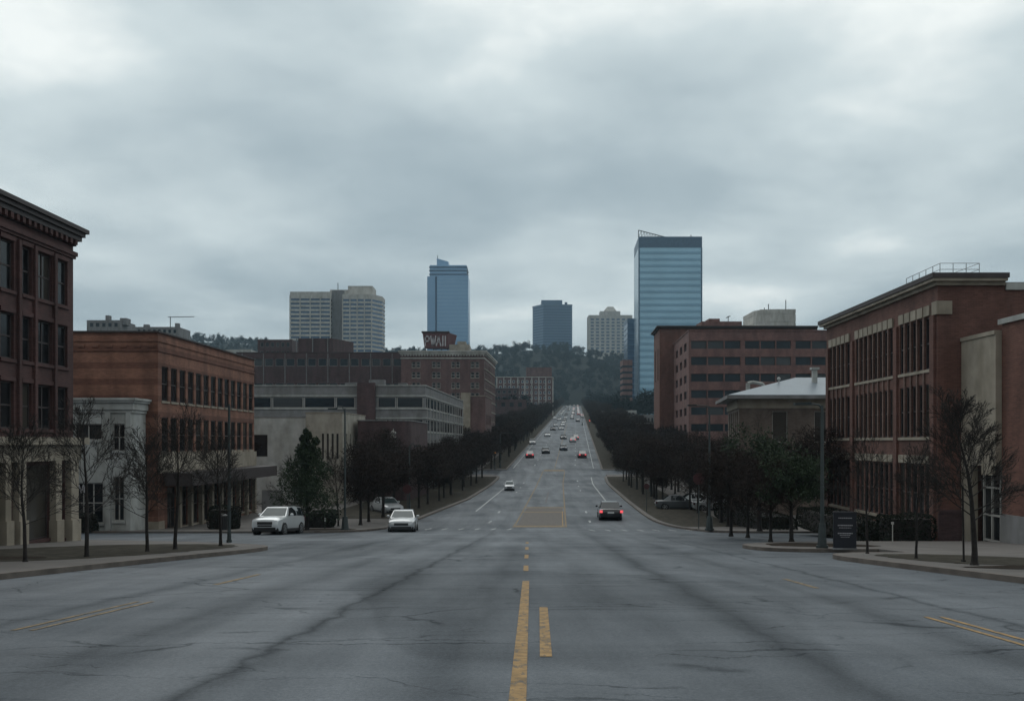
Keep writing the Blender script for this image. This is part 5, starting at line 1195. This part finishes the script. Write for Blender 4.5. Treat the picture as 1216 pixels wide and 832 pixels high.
def make_car(kind, pm, name, label, group=None, lights_on=False, tail_on=False):
    suv = kind == 'suv'
    Ln, W_, Hh = (4.55, .91, 1.70) if suv else ((4.45, .89, 1.46) if kind == 'sedan' else (4.8, .93, 1.52))
    zb = .24 if suv else .19; hood = 1.03 if suv else .86; belt = 1.10 if suv else .93
    y0, y1 = -Ln/2, Ln/2
    st = [(y0, ring(W_-.22, zb+.16, hood-.30, .02)), (y0+.07, ring(W_-.10, zb+.05, hood-.16, .03)), (y0+.25, ring(W_-.04, zb, hood-.08, .05)), (y0+.75, ring(W_, zb, hood, .05)),
          (y0+1.30, ring(W_, zb, belt, .03)), (0, ring(W_, zb, belt+.02, .0)), (y1-.9, ring(W_, zb, belt+.03, .0)), (y1-.35, ring(W_-.01, zb+.02, belt+(.03 if suv else .02), .02)), (y1-.08, ring(W_-.05, zb+.10, belt-.02, .02)), (y1, ring(W_-.14, zb+.2, belt-.2, .01))]
    root = empty(name, (0, 0, 0), label, 'car', group)
    c = MB(); loft(c, st)
    # cabin
    yf, yr0 = y0+1.22, (y1-.06 if suv else y1-.62); ytf, ytr = y0+2.0+(0 if suv else .05), (y1-.42 if suv else y1-1.35)
    wt = W_-.25; wb = W_-.07; zr = Hh
    def cab(k): return [(k*wb, belt-.02)]
    cb = [(yf, belt-.01, wb), (ytf, zr-.06, wt), ((ytf+ytr)/2, zr, wt+.01), (ytr, zr-.05, wt-.01), (yr0, belt+.0, wb-.04)]
    V = []; 
    for y, z, ww in cb: V += [(-ww, y, z), (ww, y, z)]
    for y, z, ww in cb[1:-1]: V += [(-wb, y, belt-.01), (wb, y, belt-.01)]
    # 0,1 front; 2,3;4,5;6,7;8,9 rear; 10.. belt under each roof point
    Fc = [(0,1,3,2), (2,3,5,4), (4,5,7,6), (6,7,9,8), (0,2,10), (1,11,3), (2,4,12,10), (3,11,13,5), (4,6,14,12), (5,13,15,7), (6,8,14), (7,15,9)]
    c.add(V, Fc); me = c.mesh('body', pm); fixn(me)
    bm = bmesh.new(); bm.from_mesh(me)
    es = [e for e in bm.edges if len(e.link_faces) == 2 and e.calc_face_angle(0) > .5 and min(v.co.z for v in e.verts) > belt+.03]
    bmesh.ops.bevel(bm, geom=es, offset=.05, segments=3, affect='EDGES', profile=.6); bm.to_mesh(me); bm.free()
    me.polygons.foreach_set('use_smooth', [True]*len(me.polygons)); me.set_sharp_from_angle(angle=math.radians(35))
    link('body', me, root)
    def panel(nm, q, m, off=.008, shrink=.0, par=root):
        q = [Vector(v) for v in q]; n_ = (q[1]-q[0]).cross(q[2]-q[0]).normalized(); ctr = sum(q, Vector())/len(q)
        if n_.dot(ctr-Vector((0, 0, belt))) < 0: n_ = -n_
        mb = MB(); k = len(q); V = [v+(ctr-v)*shrink+n_*off for v in q]+[v+(ctr-v)*shrink-n_*.01 for v in q]
        mb.add(V, [tuple(range(k)), tuple(range(2*k-1, k-1, -1))]+[(i, k+i, k+(i+1) % k, (i+1) % k) for i in range(k)]); me = mb.mesh(nm, m); fixn(me); return link(nm, me, par)
    mixp = lambda a, b, t: Vector(a).lerp(Vector(b), t)
    a, b, c_, d_ = V[0], V[1], V[3], V[2]
    panel('windscreen', [mixp(a, d_, .06)+Vector((.07, 0, 0)), mixp(b, c_, .06)-Vector((.07, 0, 0)), mixp(b, c_, .9)-Vector((.05, 0, 0)), mixp(a, d_, .9)+Vector((.05, 0, 0))], M_windsh)
    a, b, c_, d_ = V[8], V[9], V[7], V[6]
    lo = .28 if suv else .08
    panel('rear_window', [mixp(a, d_, lo)+Vector((.1, 0, 0)), mixp(b, c_, lo)-Vector((.1, 0, 0)), mixp(b, c_, .9)-Vector((.08, 0, 0)), mixp(a, d_, .9)+Vector((.08, 0, 0))], M_carglass)
    for sgn in (-1, 1):
        def sp(y, t):
            # point on side of the cabin at station y and height fraction t
            ztop = np.interp(y, [p[0] for p in cb], [p[1] for p in cb]); zz_ = belt+.02+(ztop-.07-belt)*t
            wtop = np.interp(y, [p[0] for p in cb], [p[2] for p in cb]) if ytf <= y <= ytr else wt
            f = (zz_-belt)/(zr-.05-belt); return Vector((sgn*(wb+(wt-wb)*f), y, zz_))
        ym = (ytf+ytr)/2+.05
        panel('side_window', [sp(ytf-.38, .0), sp(ym-.05, .0), sp(ym-.05, 1), sp(ytf+.1, .98)], M_carglass, .012)
        panel('side_window', [sp(ym+.05, .0), sp(ytr-.05, .0), sp(ytr-.08, .98), sp(ym+.05, 1)], M_carglass, .012)
        if suv: panel('side_window', [sp(ytr+.02, .0), sp(ytr+.26, .0), sp(ytr+.04, .9), sp(ytr+.0, .95)], M_carglass, .012)
        mb = MB(); mb.ball((sgn*(W_+.10), yf+.52, belt+.08), .11, sq=(1, .6, .8)); mb.build('mirror', pm, root, True)
        for yy in (y0+.88, y1-.85):
            r_ = .36 if suv else .32
            mb = MB(); mb.tube((sgn*(W_-.24), yy, r_), (sgn*(W_+.004), yy, r_+.01), r_+.07, n=20); mb.build('wheel_arch', M_black, root)
            mb = MB(); mb.tube((sgn*(W_-.21), yy, r_), (sgn*(W_+.012), yy, r_), r_, n=20); wh = mb.build('wheel', M_tyre, root)
            mb = MB(); mb.tube((sgn*(W_+.012), yy, r_), (sgn*(W_+.02), yy, r_), r_*.3, n=10)
            for k in range(5): t = k*1.2566; mb.tube((sgn*(W_+.016), yy, r_), (sgn*(W_+.018), yy+math.cos(t)*r_*.64, r_+math.sin(t)*r_*.64), .04, .03, 4)
            for k in range(14): t = k*.4488; t2_ = t+.4488; mb.tube((sgn*(W_+.016), yy+math.cos(t)*r_*.66, r_+math.sin(t)*r_*.66), (sgn*(W_+.016), yy+math.cos(t2_)*r_*.66, r_+math.sin(t2_)*r_*.66), .022, n=4)
            mb.build('rim', M_rim, wh)
        hz = hood-.24
        mb = MB(); mb.add([(sgn*(W_-.05), y0+.30, hz+.06), (sgn*(W_-.46), y0+.03, hz-.02), (sgn*(W_-.46), y0+.03, hz-.12), (sgn*(W_-.10), y0+.18, hz-.10), (sgn*(W_-.12), y0+.36, hz+.07), (sgn*(W_-.5), y0+.16, hz-.0), (sgn*(W_-.5), y0+.16, hz-.14), (sgn*(W_-.15), y0+.36, hz-.11)],
            [(0,1,2,3), (7,6,5,4), (0,4,5,1), (1,5,6,2), (2,6,7,3), (3,7,4,0)]); me = mb.mesh('headlight', M_lamp if lights_on else M_lampoff); fixn(me); link('headlight', me, root)
        tz = belt-.16
        mb = MB(); mb.box(sgn*(W_-.10)-.16, sgn*(W_-.10)+.08, y1-.14, y1+.015, tz-.12, tz+.08) if not suv else mb.box(sgn*(W_-.10)-.10, sgn*(W_-.10)+.055, y1-.16, y1+.012, tz-.16, tz+.18)
        mb.build('taillight', M_tail if tail_on else M_red, root)
    mb = MB(); mb.box(-.46, .46, y0-.012, y0+.1, hood-.42, hood-.26)
    if suv: mb.box(-.44, .44, y0-.006, y0+.1, hood-.55, hood-.45)
    mb.build('grille', M_black, root)
    mb = MB(); mb.box(-.66, .66, y0-.004, y0+.14, zb+.02, zb+(.20 if suv else .18)); mb.box(-.80, .80, y0+.05, y0+.3, zb-.04, zb+.16); mb.box(-W_-.004, W_+.004, y0+1.3, y1-1.3, zb-.03, zb+.13); mb.box(-.62, .62, y1-.14, y1-.01, zb+.14, zb+.3); mb.build('bumper_vent', M_black, root)
    mb = MB(); mb.box(-.26, .26, y1-.012 if not suv else y1-.012, y1+.02, belt-.32, belt-.20); mb.build('licence_plate', M_plate, root)
    if suv:
        for sgn in (-1, 1): mb = MB(); mb.poly([(sgn*(wt-.04), ytf+.1, zr-.02), (sgn*(wt-.04), ytf+.25, zr+.05), (sgn*(wt-.04), ytr-.2, zr+.05), (sgn*(wt-.04), ytr, zr-.02)], .016, 5); mb.build('roof_rail', M_dsteel, root)
    return root
def place(root, x, y, rz, dz=0.0):
    sl = (P(y+1)-P(y-1))/2; root.location = (x, y, G(x, y)+dz); root.rotation_mode = 'XYZ'
    root.rotation_euler = Matrix.Rotation(rz, 3, 'Z').to_euler()
    q = Vector((0, -sl, 1)).normalized(); R_ = Vector((0, 0, 1)).rotation_difference(q).to_matrix() @ Matrix.Rotation(rz, 3, 'Z'); root.rotation_euler = R_.to_euler()
M_pw = paint('white', (.60, .63, .65)); M_ps = paint('silver', (.46, .48, .50)); M_pk = paint('black', (.012, .013, .018)); M_pg = paint('grey', (.10, .11, .12)); M_pr = paint('red', (.13, .02, .025)); M_pd = paint('dark_blue', (.02, .03, .05))
c1 = make_car('suv', M_pw, 'parked_car', 'white sport utility car with dark grille beside the evergreen tree on the left'); place(c1, ptx(328, 56), 56.6, -.12)
c2 = make_car('sedan', M_ps, 'parked_car', 'silver saloon car facing the camera near the left kerb with bright headlamps', lights_on=True); place(c2, ptx(479, 62.6), 62.6, .05)
c3 = make_car('sedan_l', M_pk, 'car', 'black car driving away with red tail lamps lit in the right lane', tail_on=True); place(c3, ptx(723.5, 78), 78, math.pi-.05)
def dupcar(src, x, y, rz, label, group, name, pm=None):
    c = copy_tree(src); c.name = name; c['label'] = label
    if group: c['group'] = group
    for ch in c.children:
        if pm and ch.name.startswith('body'): ch.data = PB[(ch.data.name, pm.name)] if (ch.data.name, pm.name) in PB else PB.setdefault((ch.data.name, pm.name), recol(ch.data, pm))
    place(c, x, y, rz); return c
PB = {}
def recol(me, pm): m2 = me.copy(); m2.materials[0] = pm; return m2
dupcar(c2, ptx(459, 84), 84, .5, 'silver car parked behind the silver saloon, half hidden by trees', None, 'parked_car')
for px, d, rz, pm, lb in [(806, 88.0, 1.5, M_pg, 'leftmost grey car parked under the right-hand dark trees'), (829, 91, 1.62, M_pw, 'white car parked behind the right lamp post under the trees'), (851, 86, 1.5, M_ps, 'silver car parked right of the right lamp post under the trees')]:
    dupcar(c2, ptx(px, d), d, rz, lb, None, 'parked_car', pm)
dupcar(c1, ptx(605, 124), 124, .0, 'small white car approaching alone on the left lane before the second crossing', None, 'car', M_ps).scale = (.72, .72, .72)
# low-detail cars up the hill: body, glass, wheels and lamps in one mesh
def far_car(pm, tail=False, head=False):
    mb = MB(); loft(mb, [(-2.2, ring(.75, .3, .62)), (-2.05, ring(.85, .22, .78)), (-1.2, ring(.9, .2, .9)), (1.5, ring(.9, .2, .95)), (2.1, ring(.87, .25, .9)), (2.2, ring(.78, .35, .75))])
    cbv = [(-1.1, .9, .82), (-.4, 1.42, .66), (.7, 1.46, .66), (1.75, .95, .8)]; V = []
    for y, z, ww in cbv: V += [(-ww, y, z), (ww, y, z)]
    V += [(-.84, -.4, .9), (.84, -.4, .9), (-.84, .7, .92), (.84, .7, .92)]
    mb.add(V, [(2,3,5,4)], 0); mb.add(V, [(0,1,3,2), (4,5,7,6), (0,2,8), (1,9,3), (2,4,10,8), (3,9,11,5), (4,6,10), (5,11,7)], 1)
    for sx in (-1, 1):
        for yy in (-1.35, 1.35): mb.tube((sx*.7, yy, .33), (sx*.915, yy, .33), .33, n=10, mi=2)
        mb.box(sx*.62-.16, sx*.62+.16, 2.12, 2.24, .66, .86, 3); mb.box(sx*.6-.17, sx*.6+.17, -2.22, -2.0, .56, .70, 4)
    me = mb.mesh('far_car', [pm, M_carglass, M_tyre, M_tail if tail else M_red, M_lamp if head else M_lampoff]); fixn(me); return me
FC = {('s', 2): far_car(M_ps), ('k', 2): far_car(M_pk), ('w', 2): far_car(M_pw), ('w', 0): far_car(M_pw, head=True), ('k', 0): far_car(M_pk), ('g', 0): far_car(M_pg, head=True), ('r', 1): far_car(M_pr, tail=True), ('s', 1): far_car(M_ps, tail=True), ('w', 1): far_car(M_pw, tail=True), ('b', 0): far_car(M_pd), ('k', 1): far_car(M_pk, tail=True), ('s', 0): far_car(M_ps, head=True)}
def droad(py):
    for d in np.arange(160, 985, 1.0):
        if 525+F*(CAMZ-P(d))/d < py: return float(d)
    return 980.
def fcar(px, py, key, label, group=None):
    d = droad(py); x = ptx(px, d); o = link('car', FC[key], None); tag(o, label, 'car', group); place(o, x, d, math.pi if key[1] else 0.0); return o
fcar(629, 543, ('r', 1), 'red car on the far left lane just past the second crossing'); fcar(648, 538, ('k', 0), 'dark car near the middle of the road past the second crossing'); fcar(669, 534.5, ('b', 0), 'lone dark blue car right of centre on the hill')
fcar(691, 543, ('r', 1), 'red car with bright tail lamps in the right lane of the hill'); fcar(683.5, 521.5, ('s', 1), 'silver car with red tail lamps in the right lane, second up the hill'); fcar(680, 524.5, ('w', 1), 'white car just below a silver one in the right lane of the hill')
fcar(650, 518, ('w', 0), 'white car at the left kerb of the hill road'); fcar(669, 521, ('g', 0), 'grey car alone in the centre lane of the hill'); fcar(632, 527, ('s', 0), 'pale car at the left verge of the hill road')
rc = random.Random(12); keys0 = [('w', 0), ('g', 0), ('s', 0), ('k', 0), ('w', 0)]; keys1 = [('s', 2), ('k', 2), ('w', 2), ('s', 2), ('k', 1), ('w', 1)]
used = []
tries = 0
while len(used) < 62 and tries < 5000:
    tries += 1; d = 340+600*rc.random()**.8
    lane = rc.choice([-7.4, -4.6, -4.6, -1.7, -1.7, 1.8, 4.8, 7.4] if d < 560 else [-5.5, -2, 2, 5.5]); 
    if any(abs(d-e_) < 9 and abs(lane-l_) < 2.2 for e_, l_ in used): continue
    used.append((d, lane)); key = rc.choice(keys0) if lane < 0 else rc.choice(keys1)
    o = link('car', FC[key], None); tag(o, 'tiny %s car in the queue of distant traffic climbing the hill' % {'w': 'white', 'g': 'grey', 's': 'silver', 'k': 'black', 'r': 'red'}[key[0]], 'car', {'w': 'white', 'g': 'grey', 's': 'silver', 'k': 'black', 'r': 'red'}[key[0]]+' cars in the distant traffic'); place(o, CX(d)+lane, d, math.pi if key[1] else 0)

# ------------------------------------------------------------------ the air
hz = MB(); hz.box(-1080, 1080, -80, 1720, -3, 260); ho = hz.build('haze', [])
hm = bpy.data.materials.new('haze'); hm.use_nodes = True; n_ = hm.node_tree.nodes; l_ = hm.node_tree.links
for q in list(n_): n_.remove(q)
om = n_.new('ShaderNodeOutputMaterial'); pv = n_.new('ShaderNodeVolumePrincipled'); pv.inputs['Color'].default_value = (0.50, 0.68, 0.80, 1); pv.inputs['Density'].default_value = 0.00017; pv.inputs['Anisotropy'].default_value = 0.2
l_.new(pv.outputs[0], om.inputs['Volume']); ho.data.materials.append(hm); tag(ho, 'thin grey haze over the town', 'haze', kind='stuff')

# ------------------------------------------------------------------ small street things
r0 = empty('litter_bin', (-18.9, 60.6, P(60.6)+.13), 'dark litter bin on the pavement before the canopy', 'bin'); c = MB(); c.tube((0, 0, 0), (0, 0, .95), .26, .30, 12); c.build('bin_body', M_black, r0); c = MB(); c.tube((0, 0, .952), (0, 0, 1.08), .31, .12, 12); c.build('lid', M_dsteel, r0)
